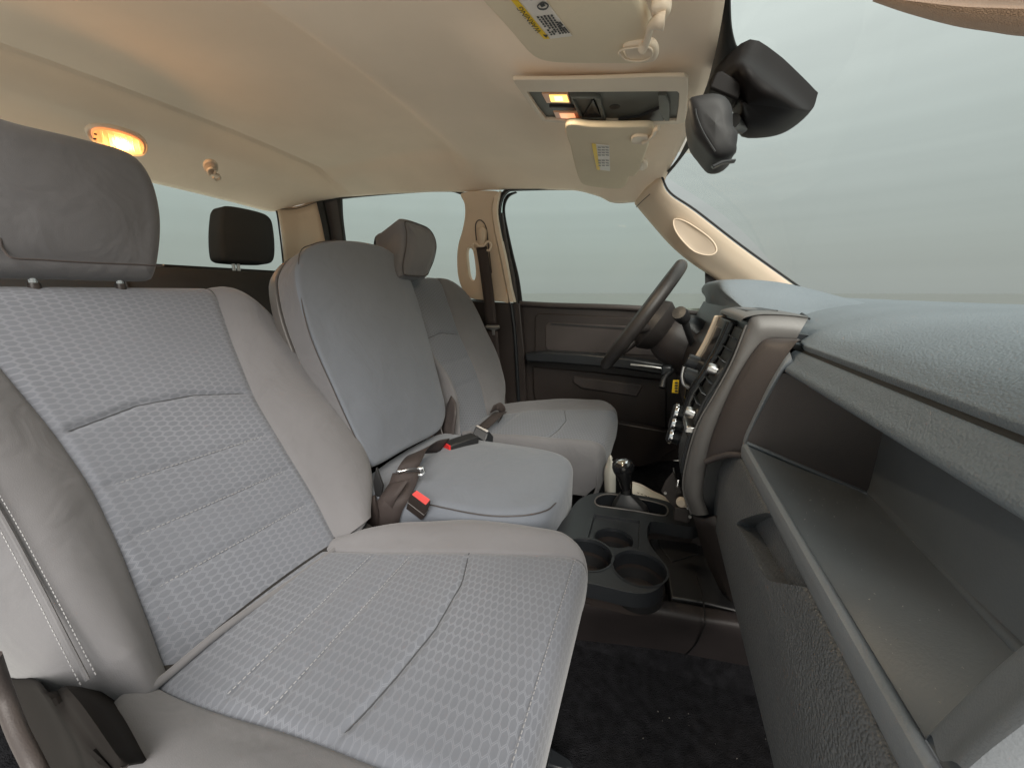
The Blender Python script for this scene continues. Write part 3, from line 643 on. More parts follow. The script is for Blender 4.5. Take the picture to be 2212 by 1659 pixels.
# rounded bar between radio and vents
zs = np.linspace(-.055, -.235, 10); tube('divider_bar', [T(face(z, .004), .832, z) for z in zs], .0125, CONS, cs, n=2, seg=16).data.materials[0] = GLS
facebox('vent_housing', .742, .815, -.235, -.060, .001, BLK, bev=.001)

for k, z in enumerate((-.078, -.098, -.118, -.158, -.178, -.198)):
    x = face(z, .001); c = T(x, .778, z)
    box('vent_slat', c, (.018, .068, .0020), CONS, cs, rot=Matrix.Rotation(math.radians(28), 3, 'Y'), bev=.001)
lathe('vent_knob', [(.0, .016), (.008, .016), (.010, .012), (.011, 0)], T(face(-.138, .002), .778, -.138), (-1, 0, .3), MET, cs, seg=20)
lathe('vent_knob', [(.0, .016), (.008, .016), (.010, .012), (.011, 0)], T(face(-.222, .002), .772, -.222), (-1, 0, .3), MET, cs, seg=20)
fn_ = T(-.93, 0, .34)
for y, z in ((.955, -.160), (.895, -.180)):
    lathe('radio_knob', [(0, .030), (.014, .030), (.0165, .026), (.018, .004), (.021, 0)], T(face(z, .002), y, z), fn_, CONS, cs, seg=24)
for z in (-.262, -.288, -.318):
    y = .90; kb = lathe('climate_knob', [(0, .026), (.013, .027), (.017, .024), (.0175, .018), (.016, .016), (.017, .004), (.021, 0)], T(face(z, .0), y, z), T(-.985, 0, .17), CONS, cs, seg=24)
    lathe('knob_ring', [(.0178, .0235), (.0195, .021), (.0195, .016), (.0178, .0145)], T(face(z, .0), y, z), T(-.985, 0, .17), CHR, kb, seg=24)
facebox('climate_panel', .84, .965, -.345, -.235, .004, GLS)
facebox('cubby_frame', .742, .825, -.335, -.25, .004, CONS)
facebox('cubby_opening', .750, .818, -.322, -.262, .0055, BLK, bev=.0005)
facebox('stack_ledge', .742, .82, -.252, -.240, .012, MET)
for k in range(4):
    z = -.352-.006*k; x = face(z, .006)
    tube('chrome_rib', [T(x, .75+.004*k, z), T(x-.001, .77+.004*k, z-.016)], .0012, MET, cs, n=2, seg=6)
tube('chrome_arc', [at(1455, 1010, y=.93), at(1460, 1040, y=.92), at(1474, 1085, y=.86), at(1486, 1098, y=.76)], .002, MET, cs, n=6)
# hanging bits under the stack
br = thing('mounting_bracket', 'brown metal bracket bolted below the centre stack', 'bracket', (.07, .8, -.46))
prism('plate', [at(*p, y=.80) for p in [(1428, 1062), (1438, 1040), (1455, 1020), (1472, 1060), (1494, 1100), (1490, 1128), (1457, 1124), (1458, 1100)]], (0, .006, 0), DARK, br, bev=.001)
prism('foot', [at(*p, y=.79) for p in [(1458, 1096), (1488, 1100), (1486, 1130), (1455, 1122)]], (0, .02, 0), DARK, br, bev=.001)
lathe('bolt', [(0, .006), (.007, .006), (.008, .004), (.011, .003), (.011, 0)], at(1473, 1084, y=.79), (-.2, -1, .1), BEI2, br, seg=16)
lathe('screw', [(0, .003), (.003, .003), (.003, 0)], at(1437, 1064, y=.80), (0, -1, 0), MET, br, seg=10)
lathe('screw', [(0, .003), (.003, .003), (.003, 0)], at(1490, 1115, y=.78), (0, -1, 0), MET, br, seg=10)
kt = thing('key_tag', 'small yellow tag hanging beyond the centre stack knobs', 'tag', at(1460, 848, y=1.05))
prism('card', ats([(1454, 821), (1467, 821), (1465, 850), (1451, 848)], y=1.05), (0, .001, 0), YEL, kt)
for k in range(4): prism('print_mark', ats([(1458, 825+6*k), (1464, 825.5+6*k), (1463.6, 829+6*k), (1457.6, 828.4+6*k)], y=1.0485), (0, .0005, 0), INK, kt)

# ================================================================== FLOOR CONSOLE
fc = thing('floor_console', 'charcoal floor console with three cup holders and a lever slot', 'console', (-.02, .78, -.72))
ZC = -.50
out_ = [(1150, 1160), (1200, 1230), (1240, 1251), (1300, 1265), (1375, 1281), (1418, 1274), (1438, 1246), (1434, 1216), (1404, 1176), (1398, 1150), (1402, 1132), (1416, 1126), (1500, 1138), (1510, 1120), (1470, 1100), (1440, 1082), (1370, 1068), (1300, 1064), (1262, 1072), (1240, 1090), (1215, 1125)]
TUN = mat('scuffed brown black tunnel plastic', (.030, .025, .025), rough=.5, spec=.4, var=.2, vscale=9, dirt=.4)
top = prism('top_tray', cr(ats(out_, z=ZC), 3, True), (0, 0, -.030), CONS, fc)
under = prism('tray_body', cr([p+T(0, .032, -.0305) for p in ats(out_, z=ZC)], 3, True), (0, 0, -.045), DARK, fc)
def cyl(c, r, h, seg=40, name='cutter'):
    return prism(name, [T(c[0]+r*math.cos(2*math.pi*k/seg), c[1]+r*math.sin(2*math.pi*k/seg), c[2]+.02) for k in range(seg)], (0, 0, -h), CONS)
cA, cB, cC = at(1381, 1225, z=ZC), at(1268, 1196, z=ZC), at(1326, 1157, z=ZC)
slot = prism('cutter', [p+T(0, 0, .02) for p in cr(ats([(1285, 1082), (1295, 1072), (1320, 1068), (1380, 1078), (1430, 1090), (1442, 1100), (1440, 1112), (1425, 1114), (1370, 1104), (1310, 1096), (1290, 1092)], z=ZC), 3, True)], (0, 0, -.055), CONS)
chan = prism('cutter', [p+T(0, 0, .02) for p in ats([(1305, 1204), (1340, 1212), (1334, 1222), (1300, 1216)], z=ZC)], (0, 0, -.045), CONS)
sq = prism('cutter', [p+T(0, 0, .02) for p in ats([(1284, 1110), (1382, 1124), (1379, 1184), (1270, 1160)], z=ZC)], (0, 0, -.028), CONS)
def dupc(c):
    d = c.copy(); d.data = c.data.copy(); COL.objects.link(d); return d
c2 = [cyl(cA, .048, .08), cyl(cB, .048, .08), cyl(cC, .040, .085), dupc(slot)]
apply_cut(under, c2)
apply_cut(top, [cyl(cA, .048, .08), cyl(cB, .048, .08), cyl(cC, .040, .085), slot, chan, sq]); bevel(top, .003, 2, 40)
for c, r, zb in ((cA, .048, -.063), (cB, .048, -.063), (cC, .040, -.067)):
    lathe('cup_holder', [(0, zb+.0), (r-.004, zb), (r-.002, zb+.003), (r+.0006, zb+.03)], c, (0, 0, 1), BLK, fc, seg=36)
    lathe('cup_rim', [(r-.0015, -.006), (r+.0005, .001), (r+.004, .0012)], c if r > .045 else c+T(0, 0, -.009), (0, 0, 1), CONS, fc, seg=40)
tube('slot_ring', cr([p+T(0, 0, .001) for p in ats([(1285, 1082), (1295, 1072), (1320, 1068), (1380, 1078), (1430, 1090), (1442, 1100), (1440, 1112), (1425, 1114), (1370, 1104), (1310, 1096), (1290, 1092)], z=ZC)], 3, True), .002, TRIM, fc, n=1, closed=True, seg=8)
# body below the tray
us = [(1195, 1252), (1250, 1266), (1310, 1279), (1372, 1291), (1412, 1290)]
ue = [(1195, 1290), (1250, 1300), (1310, 1308), (1372, 1314), (1412, 1322)]
loft('side_wall', [[at(*p, z=ZC-.026)+T(0, .006, 0) for p in us], [at(*p, z=-.555)+T(0, .01, 0) for p in [(1195, 1276), (1250, 1288), (1310, 1298), (1372, 1306), (1412, 1308)]], [at(*p, z=-.572) for p in ue]], DARK, fc, nr=3, nc=4, thick=.003)
ct = [(1180, 1286), (1250, 1300), (1310, 1308), (1394, 1317), (1500, 1335), (1607, 1352), (1720, 1378)]
cb = [(1170, 1368), (1240, 1387), (1300, 1398), (1365, 1411), (1455, 1430), (1637, 1478), (1760, 1512)]
T0 = [at(u, v-26 if u > 1380 else v-8, z=-.568) for u, v in ct]; T1 = [at(*p, z=-.573) for p in ct]; B1 = [at(*p, z=-.738) for p in cb]
loft('tunnel_side', [T0, [(a+b)/2+T(0, 0, .002) for a, b in zip(T0, T1)], T1, [a*.85+b*.15+T(0, -.006, .004) for a, b in zip(T1, B1)], [(a+b)/2 for a, b in zip(T1, B1)], B1], TUN, fc, nr=3, nc=4, thick=.003)
# forward bin running under the dash
b1 = [at(*p, z=-.52) for p in [(1402, 1128), (1418, 1122), (1500, 1136), (1570, 1150)]]
prism('bin_wall', b1+[p+T(0, -.004, -.09) for p in b1[::-1]], (0, .004, 0), DARK, fc)
pl1 = ats([(1404, 1130), (1400, 1150), (1408, 1180), (1440, 1222), (1450, 1290), (1520, 1300), (1640, 1330), (1700, 1200), (1580, 1150), (1500, 1138)], z=-.565)
prism('bin_floor', cr(pl1, 1), (0, 0, -.03), BLK, fc, bev=.003)
prism('bin_recess', ats([(1415, 1138), (1500, 1148), (1510, 1195), (1452, 1212), (1425, 1180)], z=-.562), (0, 0, -.004), BLK, fc, bev=.001)
tube('tunnel_seam', [p+T(0, -.002, .002) for p in [at(1505, 1243, z=-.562), at(1516, 1280, z=-.562), at(1522, 1334, z=-.566), at(1520, 1355, z=-.585), at(1500, 1395, z=-.66), at(1462, 1431, z=-.733)]], .0012, BLK, fc, n=5, seg=6)
tl = thing('transfer_lever', 'black four-wheel-drive lever with a rounded glossy knob', 'gear lever', at(1350, 1090, z=ZC-.02))
tb, tt = at(1356, 1088, z=ZC), at(1348, 1012, y=.86)
tt = at(1348, 1024, y=tb[1]-.005); 
tube('shaft', [tb+T(0, 0, -.02), tb*.5+tt*.5, tt], .009, BLK, tl, n=3)
lathe('knob', [(.011, -.038), (.014, -.02), (.019, -.004), (.0245, .010), (.026, .02), (.024, .029), (.018, .034), (0, .037)], tt, tt-tb, BLK, tl, seg=28).data.materials[0] = GLS
lathe('knob_cap', [(.016, .0345), (.012, .0375), (0, .0385)], tt, tt-tb, CHR, tl, seg=24)
bt_ = at(1352, 1065, y=tb[1])
def quadring(c, hx, hy): return [c+T(-hx, -hy, 0), c+T(hx, -hy, 0), c+T(hx*1.05, hy, 0), c+T(-hx, hy, 0)]
loft('boot', [quadring(tb+T(.006, 0, -.02), .036, .02), quadring(tb+T(.004, 0, .002), .03, .017), quadring(bt_, .010, .009)], BLK, tl, nr=4, nc=3, closed=True)
# papers beside the lever
pp = thing('folded_paper', 'creased off-white printed paper standing beside the lever', 'paper', at(1330, 1075, z=ZC))
PA = ats([(1306, 1066), (1305, 1020), (1311, 998), (1318, 983), (1324, 990)], y=1.04)
PB_ = ats([(1330, 1070), (1330, 1035), (1328, 1012), (1323, 996), (1320, 990)], y=1.02)
loft('leaf', [[a, (a+b)/2+T(0, -.012, 0), b] for a, b in zip(PA, PB_)], PAPER, pp, nr=4, nc=4, thick=.0008)
PA = ats([(1366, 1042), (1385, 1048), (1410, 1062), (1436, 1075), (1452, 1092)], y=1.05)
PB_ = ats([(1366, 1066), (1385, 1072), (1410, 1080), (1432, 1084), (1448, 1096)], y=1.0)
loft('leaf', [[a, (a+b)/2+T(0, 0, -.008), b] for a, b in zip(PA, PB_)], PAPER, pp, nr=4, nc=4, thick=.0008)
tube('leaf_edge', PA, .003, LABEL, pp, n=4, seg=8)
for k in range(8):
    u = 1376+8*k; v = 1063+3.0*k
    prism('print_mark', ats([(u, v), (u+5, v+2), (u+5, v+6), (u, v+4)], y=1.02), (0, .0006, 0), INK, pp)

# ================================================================== STEERING WHEEL
STW = mat('worn dark brown wheel leather', (.028, .024, .023), rough=.45, spec=.5, var=.3, vscale=14, bump=.3, bscale=900)
sw = thing('steering_wheel', 'dark steering wheel seen almost edge on before the far door window', 'steering wheel', (-.03, 1.28, -.2))
wc = (at(1470, 575, y=1.28)+at(1311, 783, y=1.28))/2
wup = at(1470, 575, y=1.28)-at(1311, 783, y=1.28); Rw = np.linalg.norm(wup)/2; wup /= np.linalg.norm(wup)
wl = T(0, 1, 0); wn_ = np.cross(wl, wup)
if wn_[0] > 0: wn_ = -wn_
rot_ = math.radians(1.0)
wl2 = wl*math.cos(rot_)+wn_*math.sin(rot_)
tube('rim', [wc+Rw*(math.cos(a)*wup+math.sin(a)*wl2) for a in np.linspace(0, 2*math.pi, 64, endpoint=False)], .0185, STW, sw, n=1, closed=True, seg=16)
hubc = wc-wn_*.035
lathe('hub', [(0, .03), (.05, .028), (.075, .015), (.085, -.01), (.07, -.04), (.05, -.06)], hubc, wn_, STW, sw, seg=28)
for a in (100, 260, 200, 160):
    d = math.cos(math.radians(a))*wup+math.sin(math.radians(a))*wl2
    tube('spoke', [hubc+d*.05, hubc*.5+wc*.5+d*.11, wc+d*(Rw-.008)], [.014, .013, .011], STW, sw, n=4, seg=10)
cl = thing('steering_column', 'dark steering column shroud behind the wheel', 'steering column', (.08, 1.28, -.25))
c1 = hubc-wn_*.03
def cring(c, rx, rz, k=10): 
    return [c+wl*rx*math.cos(2*math.pi*i/k)+wup*rz*math.sin(2*math.pi*i/k) for i in range(k)]
loft('shroud', [cring(c1, .05, .055), cring(c1-wn_*.04, .065, .075), cring(c1-wn_*.10, .07, .08), cring(c1-wn_*.18, .075, .085)], DARK, cl, nr=3, nc=2, closed=True, cap=True)
loft('shroud_top', [cring(c1-wn_*.02+wup*.03, .04, .03), cring(c1-wn_*.06+wup*.045, .05, .045), cring(c1-wn_*.13+wup*.04, .06, .05)], CONS, cl, nr=3, nc=2, closed=True, cap=True)
box('ignition', at(1440, 800, y=1.2), (.03, .03, .03), CONS, cl, bev=.006)
gs = thing('column_shifter', 'black column shift stalk with a cylindrical knob', 'gear lever', at(1490, 740, y=1.12))
ka, kb_ = at(1477, 688, y=1.08), at(1500, 752, y=1.16)
tube('stalk', [kb_, kb_*.6+ka*.4+T(0, 0, -.004), ka], [.010, .008, .009], BLK, gs, n=4)
kd = ka-kb_; kd /= np.linalg.norm(kd)
lathe('knob', [(.009, -.012), (.0165, -.002), (.0185, .012), (.0185, .026), (.017, .032), (0, .033)], ka, kd*.75+T(-.3, -.45, .1), BLK, gs, seg=24)
ws2 = thing('turn_signal_stalk', 'short dark stalk low on the steering column', 'lever', at(1440, 820, y=1.2))
tube('stalk', [at(1452, 800, y=1.2), at(1436, 816, y=1.17), at(1430, 838, y=1.15)], [.008, .007, .009], BLK, ws2, n=4)

# ================================================================== OVERHEAD
ocz = .385
oc = thing('overhead_console', 'beige overhead console with two lit map lamps and storage pockets', 'overhead console', (-.14, .86, ocz))
ON = T(0.05, 0, -1)
oz0 = T(-.28, .78, .386); on_ = T(-.06, 0, -1.0)
def O(p, d=0): return [q+T(0, 0, -d) for q in ons(p, oz0, on_)]
orim = O([(1107, 174), (1116, 173), (1200, 173), (1300, 171), (1400, 167), (1478, 166), (1486, 172), (1486, 200), (1483, 240), (1479, 266), (1462, 270), (1380, 270), (1280, 269), (1200, 266), (1172, 263), (1150, 235), (1128, 205)])
irim = O([(1138, 200), (1200, 200.5), (1300, 200), (1400, 199), (1462, 199), (1467, 204), (1465, 235), (1461, 262), (1400, 263), (1300, 262), (1220, 261), (1180, 259), (1162, 237), (1148, 216)])
bz = prism('bezel', orim, (0, 0, .007), BEI2, oc); cut = prism('cutter', [p+T(0, 0, -.03) for p in irim], (0, 0, .1), BEI2); apply_cut(bz, [cut]); bevel(bz, .004, 3, 40)
PLT = mat('dark olive grey plastic', (.115, .115, .10), rough=.5, spec=.4, var=.1, vscale=20)
pocket = prism('faceplate', [p+T(0, 0, .006) for p in irim], (0, 0, .012), PLT, oc)
def oplate(name, px, d, th, m, bev=.001, par=oc): return prism(name, O(px, d), (0, 0, th), m, par, bev=bev)
LAMP1 = emit('lit map lamp lens', (1.0, .66, .14), .55, (1, .6, .2)); LAMP1H = emit('map lamp hot spot', (1, .80, .22), 1.1)
LAMP2 = emit('dim map lamp lens', (1.0, .42, .2), .30, (1, .6, .4)); LAMPR = mat('peach lamp rim', (.8, .42, .25), rough=.3)
oplate('map_lamp_rim', [(1170, 206), (1227, 206), (1233, 227), (1181, 226)], -.002, .006, LAMPR)
l1 = oplate('map_lamp_lens', [(1186, 208), (1224, 208), (1229, 223), (1190, 222)], -.0005, .004, LAMP1); l1['label'] = 'bright yellow lit map lamp'
oplate('map_lamp_bulb_glow', [(1196, 209), (1214, 209), (1217, 219), (1199, 219)], .0005, .003, LAMP1H)
oplate('map_lamp_rim', [(1195, 245), (1248, 246), (1253, 261), (1202, 260)], -.002, .006, LAMPR)
l2 = oplate('map_lamp_lens', [(1208, 247.5), (1240, 248), (1244, 258), (1212, 257)], -.0005, .004, LAMP2); l2['label'] = 'dimmer orange map lamp'
oplate('lamp_switch', [(1186, 232.5), (1239, 233.5), (1241, 240), (1192, 239.5)], 0.0, .006, BLK)
fo_ = O([(1231, 208.5), (1287, 208.5), (1296, 213), (1309, 260), (1256, 260)], .0015); fi_ = O([(1237, 212.5), (1282, 212.5), (1288, 216), (1300, 256), (1259, 256)], .0015)
f1 = prism('pocket_frame', fo_, (0, 0, .012), CONS, oc); f1.data.materials[0] = PLT; cut = prism('cutter', [p+T(0, 0, -.02) for p in fi_], (0, 0, .06), PLT); apply_cut(f1, [cut]); bevel(f1, .001)
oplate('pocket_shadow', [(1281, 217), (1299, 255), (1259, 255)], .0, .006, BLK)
oplate('pocket_notch', [(1276, 231), (1286, 231), (1280, 241), (1272, 242)], .0, .006, BLK)
lathe('round_hole', [(0, .0012), (.010, .0012), (.0115, 0)], O([(1328, 238)], 0)[0]+T(0, 0, .006), (0, 0, -1), BLK, oc, seg=24)
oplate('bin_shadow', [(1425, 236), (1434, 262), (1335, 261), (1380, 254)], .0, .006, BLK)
oplate('bin_lid', [(1421, 206), (1438, 206), (1446, 225), (1446, 261), (1436, 261), (1424, 240)], .001, .007, TRIM).data.materials[0] = PLT
# sun visors
def visor(name, label, outl, p, n, m):
    v = thing(name, label, 'sun visor', np.mean(ons(outl, p, n), axis=0), 'sun visors folded against the roof')
    return v
v1p, v1n = T(-.2, .6, .346), T(-.08, .02, -1)
vo = [(1008, -30), (1050, 18), (1095, 66), (1135, 112), (1158, 130), (1187, 138), (1224, 141), (1300, 142), (1384, 142), (1404, 137), (1404, 118), (1396, 96), (1404, 72), (1396, 52), (1380, 10), (1360, -40), (1300, -160), (1100, -200), (960, -90)]
sv = visor('sun_visor', 'near beige sun visor with a large yellow and white warning label', vo, v1p, v1n, VIS)
pillow('flap', ons(vo, v1p, v1n), v1n, .022, VIS, sv, dome=.002, er=.008, N=140)
vp2 = v1p+T(0, 0, -.004)
def V1(p, d=.0035): return ons(p, v1p+T(0, 0, -d), v1n)
lb = prism('warning_label', V1([(1100, -6), (1176, -1), (1236, 79), (1186, 85), (1176, 86), (1070, -44), (1150, -40)][0:1]+[(1175, 85), (1186, 85.5), (1236, 79), (1176, -1), (1160, -20), (1085, -20)]), (0, 0, .001), LABEL, sv)
prism('warning_band', V1([(1101, -2), (1088, -20), (1101, -20), (1116, -1), (1187, 85), (1175, 85.5)], .0045), (0, 0, .0006), YEL, lb)
o1, o2, o3 = V1([(1171, 70), (1118, 4), (1150, 80)], .0052)
ex = (o2-o1); ex /= np.linalg.norm(ex); ey = (o3-o1); ey -= ex*np.dot(ex, ey); ey /= np.linalg.norm(ey)
text('warning_text', 'WARNING', o1, ex, ey, .0115, INK, lb)
tri = V1([(1173, 76), (1180, 83), (1183, 77)], .0052); prism('warning_triangle', tri, (0, 0, .0003), INK, lb)
for k in range(7):
    a0, a1 = (1192+6.2*k, 77-.8*k), (1160+7.5*k, 36-1*k)
    if k >= 5: a1 = (1178+5*k, 48)
    A_, B_ = V1([a0, a1], .0046); d_ = B_-A_; w_ = np.cross(d_/np.linalg.norm(d_), T(0, 0, 1))*.0011
    n_ = 9
    for j in range(n_):
        if random.random() < .08: continue
        s0, s1 = j/n_, (j+random.uniform(.6, .88))/n_
        prism('print_mark', [A_+d_*s0-w_, A_+d_*s1-w_, A_+d_*s1+w_, A_+d_*s0+w_], (0, 0, .0003), INK, lb)
pc1 = [(1163, 12), (1183, 4), (1186, 12), (1178, 20), (1166, 22)]
o = tube('pictogram', cr(V1([(1161, 14), (1172, 6), (1184, 11), (1180, 20), (1167, 21)], .0048), 2, True),   .0008, INK, lb, n=1, closed=True, seg=6)
prism('pictogram_seat', V1([(1165, 10), (1175, 9), (1178, 14), (1170, 17)], .0048), (0, 0, .0004), INK, lb)
prism('pictogram_slash', V1([(1146, 2), (1150, 1), (1162, -6), (1158, -8)], .0048), (0, 0, .0004), INK, lb)
# pivot clip of the near visor
tube('pivot_arm', [p+T(0, 0, -.006) for p in ons([(1437, 32), (1425, 34), (1408, 44), (1402, 62), (1396, 84), (1388, 92)], v1p, v1n)], [.010, .009, .005, .0045, .005, .008], BEI2, sv, n=5, seg=10)
pillow('pivot_base', ons([(1405, 25), (1428, 18), (1444, 22), (1448, 34), (1440, 46), (1424, 52), (1408, 46)], v1p, v1n), v1n, .016, BEI2, sv, dome=.003, er=.006, N=48)
pillow('pivot_pad', [p+T(0, 0, -.006) for p in ons([(1345, 96), (1365, 88), (1395, 86), (1416, 92), (1423, 110), (1414, 126), (1380, 128), (1352, 118)], v1p, v1n)], v1n, .012, BEI2, sv, dome=-.003, er=.006, N=48)
tube('pivot_ring', cr([p+T(0, 0, -.008) for p in ons([(1339, 97), (1362, 90), (1400, 88), (1410, 98), (1405, 112), (1380, 120), (1350, 114)], v1p, v1n)], 3, True), .0014, BEI2, sv, n=1, closed=True, seg=8)
v2p, v2n = T(-.2, 1.1, .352), T(-.06, -.05, -1)
vo2 = [(1222, 272), (1280, 274), (1340, 275), (1400, 274), (1410, 278), (1412, 291), (1404, 300), (1400, 318), (1391, 343), (1382, 368), (1370, 383), (1360, 382), (1355, 396), (1348, 405), (1333, 409), (1292, 406), (1261, 400), (1251, 389), (1243, 366), (1232, 320)]
sv2 = visor('sun_visor', 'smaller far beige sun visor above the driver window with a small label', vo2, v2p, v2n, VIS)
pillow('flap', ons(vo2, v2p, v2n), v2n, .014, VIS, sv2, dome=.001, er=.005, N=120)
def V2(p, d=.0025): return ons(p, v2p+T(0, 0, -d), v2n)
lb2 = prism('warning_label', V2([(1278, 311), (1316, 315.5), (1318, 370), (1289, 367)]), (0, 0, .001), LABEL, sv2)
prism('warning_band', V2([(1278, 311), (1287, 312), (1296, 368), (1289, 367)], .0032), (0, 0, .0005), YEL, lb2)
for k in range(3):
    for j in range(8):
        if j in (4,): continue
        u = 1291+8.5*k; v = 318+5.6*j
        prism('print_mark', V2([(u+.7*j*.3, v), (u+7, v+.7), (u+7, v+2.6), (u+.5, v+2)], .0033), (0, 0, .0003), mat('faded ink', (.3, .27, .25)), lb2)
pillow('pivot_pad', V2([(1362, 303), (1372, 296), (1398, 297), (1401, 308), (1392, 314), (1368, 312)], .006), v2n, .01, BEI2, sv2, dome=-.002, er=.004, N=40)
tube('pivot_arm', [p+T(0, 0, -.004) for p in ons([(1424, 273), (1416, 277), (1411, 288), (1402, 297), (1390, 303)], v2p, v2n)], [.006, .005, .004, .004, .006], BEI2, sv2, n=4, seg=8)
pillow('retainer_clip', ons([(1385, 352), (1396, 354), (1398, 364), (1388, 370), (1380, 366)], v2p, v2n), v2n, .012, BEI2, sv2, dome=.002, er=.004, N=32)

MIRR = mat('dark grey mirror shell', (.022, .021, .022), rough=.55, spec=.4, var=.15, dirt=.3)
HOUS = mat('black brown cover plastic', (.010, .008, .008), rough=.6, spec=.2)
mp_ = thing('mirror_mount_cover', 'black wedge shaped sensor cover at the top of the windshield', 'sensor cover', (.14, .85, .25))
hA = [at(1552, 158, y=.84), at(1604, 122, y=.76), at(1660, 150, y=.78), at(1706, 190, y=.80), at(1747, 230, y=.83), at(1752, 240, y=.84), at(1724, 268, y=.87), at(1690, 289, y=.88), at(1650, 298, y=.88), at(1602, 296, y=.86), at(1586, 262, y=.85), at(1582, 240, y=.85), at(1556, 212, y=.85), at(1530, 188, y=.86)]
ctr = np.mean(hA, axis=0)
ridge = [at(1560, 170, y=.80), at(1606, 150, y=.73), at(1645, 180, y=.74), at(1680, 205, y=.75), at(1715, 232, y=.78), at(1715, 240, y=.79), at(1690, 255, y=.80), at(1670, 268, y=.81), at(1640, 276, y=.81), at(1618, 270, y=.80), at(1605, 250, y=.78), at(1600, 232, y=.77), at(1585, 208, y=.77), at(1560, 188, y=.80)]
rin = [p*.3+np.mean(ridge, axis=0)*.7+T(-.012, -.015, -.004) for p in ridge]
rin2 = [np.mean(ridge, axis=0)+T(-.014, -.018, -.006)]*14
hb = [p+T(.01, .02, .03) for p in hA]
loft('cover', [hb, hA, ridge, rin, rin2], HOUS, mp_, nr=4, nc=3, closed=True, sharp=75)
prism('cover_step', [at(*p, y=.752) for p in [(1546, 156), (1560, 152), (1603, 178), (1598, 210), (1588, 214), (1531, 190)]], (0, .04, 0), HOUS, mp_, bev=.004)
rm = thing('rear_view_mirror', 'black rear view mirror hanging from the windshield cover', 'mirror', at(1540, 300, y=.78))
mo = [(1488, 226), (1494, 212), (1515, 206), (1540, 202), (1566, 210), (1580, 236), (1583, 262), (1584, 290), (1594, 306), (1591, 340), (1590, 356), (1572, 372), (1551, 376), (1536, 366), (1518, 338), (1500, 308), (1492, 268)]
mi_ = [(1503, 236), (1508, 226), (1520, 220), (1540, 216), (1556, 222), (1566, 244), (1568, 264), (1569, 284), (1574, 304), (1572, 326), (1568, 336), (1560, 346), (1550, 352), (1542, 348), (1530, 322), (1515, 300), (1507, 268)]
yy_ = .70
SH = lambda p, k=.80: (1545+(p[0]-1545)*1.0, 205+(p[1]-205)*k)
A1 = [at(*SH(p), y=.70) for p in mo]; A0 = [at(*SH(p), y=.690) for p in mi_]; c_ = np.mean(A0, axis=0)+T(0, -.004, 0)
Am = [(a*.5+c_*.5) for a in A0]
A2 = [p+T(0, .085, 0) for p in A1]; A3 = [p+T(0, .095, 0) for p in A0]; c3 = np.mean(A3, axis=0)
loft('shell', [[c_]*17, Am, A0, A1, [p+T(0, .03, 0) for p in A1], A2, A3, [c3]*17], MIRR, rm, nr=3, nc=2, closed=True, sharp=60)
tube('seam', [at(1502, 236, y=.689), at(1506, 255, y=.688), at(1520, 288, y=.688), at(1545, 328, y=.689)], .0012, BLK, rm, n=4, seg=6)
prism('adjust_tab', [at(*p, y=.69) for p in [(1537, 357), (1560, 346), (1590, 343), (1590, 348), (1562, 352), (1542, 362)]], (0, .012, 0), CONS, rm, bev=.001)
tube('stem', [at(1583, 262, y=.78), at(1590, 268, y=.80), at(1604, 274, y=.82)], .011, BLK, rm, n=3)

# dome lamp and coat hook on the rear of the headliner
def hz(u, v): 
    # meet the sloping rear part of the headliner
    d = ray(u, v); best = None
    for x in np.linspace(-1.3, -1.76, 200):
        t = x/d[0]; p = d*t
        if p[2] <= zc(x)-.018*((p[1]-.86)/.6)**2: return p
    return d*(-1.6/d[0])
dl = thing('dome_lamp', 'glowing orange dome lamp in the rear of the headliner', 'lamp', hz(262, 310))
dn = T(.38, 0, -.925)
pc0 = hz(262, 308)+dn*.002
RIMD = [(186, 290), (198, 277), (230, 276), (270, 284), (305, 298), (320, 314), (318, 332), (300, 340), (255, 332), (205, 312)]
LEND = [(198, 288), (208, 280), (232, 281), (270, 290), (300, 303), (312, 316), (310, 332), (296, 334), (255, 326), (208, 306)]
pillow('rim', ons(RIMD, pc0, dn), dn, .012, BEI2, dl, dome=.002, er=.004, N=60)
DL = emit('lit dome lens', (1.0, .30, .07), .26, (.9, .5, .3)); DLH = emit('dome lamp bulb', (1.0, .66, .26), 2.2)
pillow('lens', ons(LEND, pc0+dn*.006, dn), dn, .006, DL, dl, dome=.004, er=.003, N=60)
pillow('bulb_glow', ons([(246, 308), (256, 304), (270, 308), (276, 315), (264, 320), (250, 316)], pc0+dn*.0115, dn), dn, .004, DLH, dl, dome=.001, er=.002, N=32)
for k in range(7):
    u = 222+13*k; tube('lens_rib', [on(u-2, 284+3.1*k, pc0+dn*.0105, dn), on(u+4, 318+2.2*k, pc0+dn*.0105, dn)], .0007, DL, dl, n=1, seg=6)
for u, v in ((206, 290), (205, 300)): lathe('screw', [(0, .001), (.003, .001), (.003, 0)], on(u, v, pc0+dn*.011, dn), dn, BLK, dl, seg=10)
for nm, pz, e_, c_l in (('dome_light', pc0+dn*.025, .32, (1, .5, .18)), ('map_light', O([(1206, 215)], .012)[0], .38, (1, .80, .55))):
    L_ = bpy.data.lights.new(nm, 'POINT' if nm == 'dome_light' else 'AREA'); L_.energy = e_; L_.color = c_l
    if nm == 'dome_light': L_.shadow_soft_size = .02
    else: L_.size = .03
    lo_ = bpy.data.objects.new(nm, L_); COL.objects.link(lo_); lo_.location = tuple(pz)
ch = thing('coat_hook', 'small beige coat hook on the rear headliner beside the dome lamp', 'hook', hz(458, 366))
hn = T(.3, 0, -.95); h0 = hz(455, 364)+hn*.003
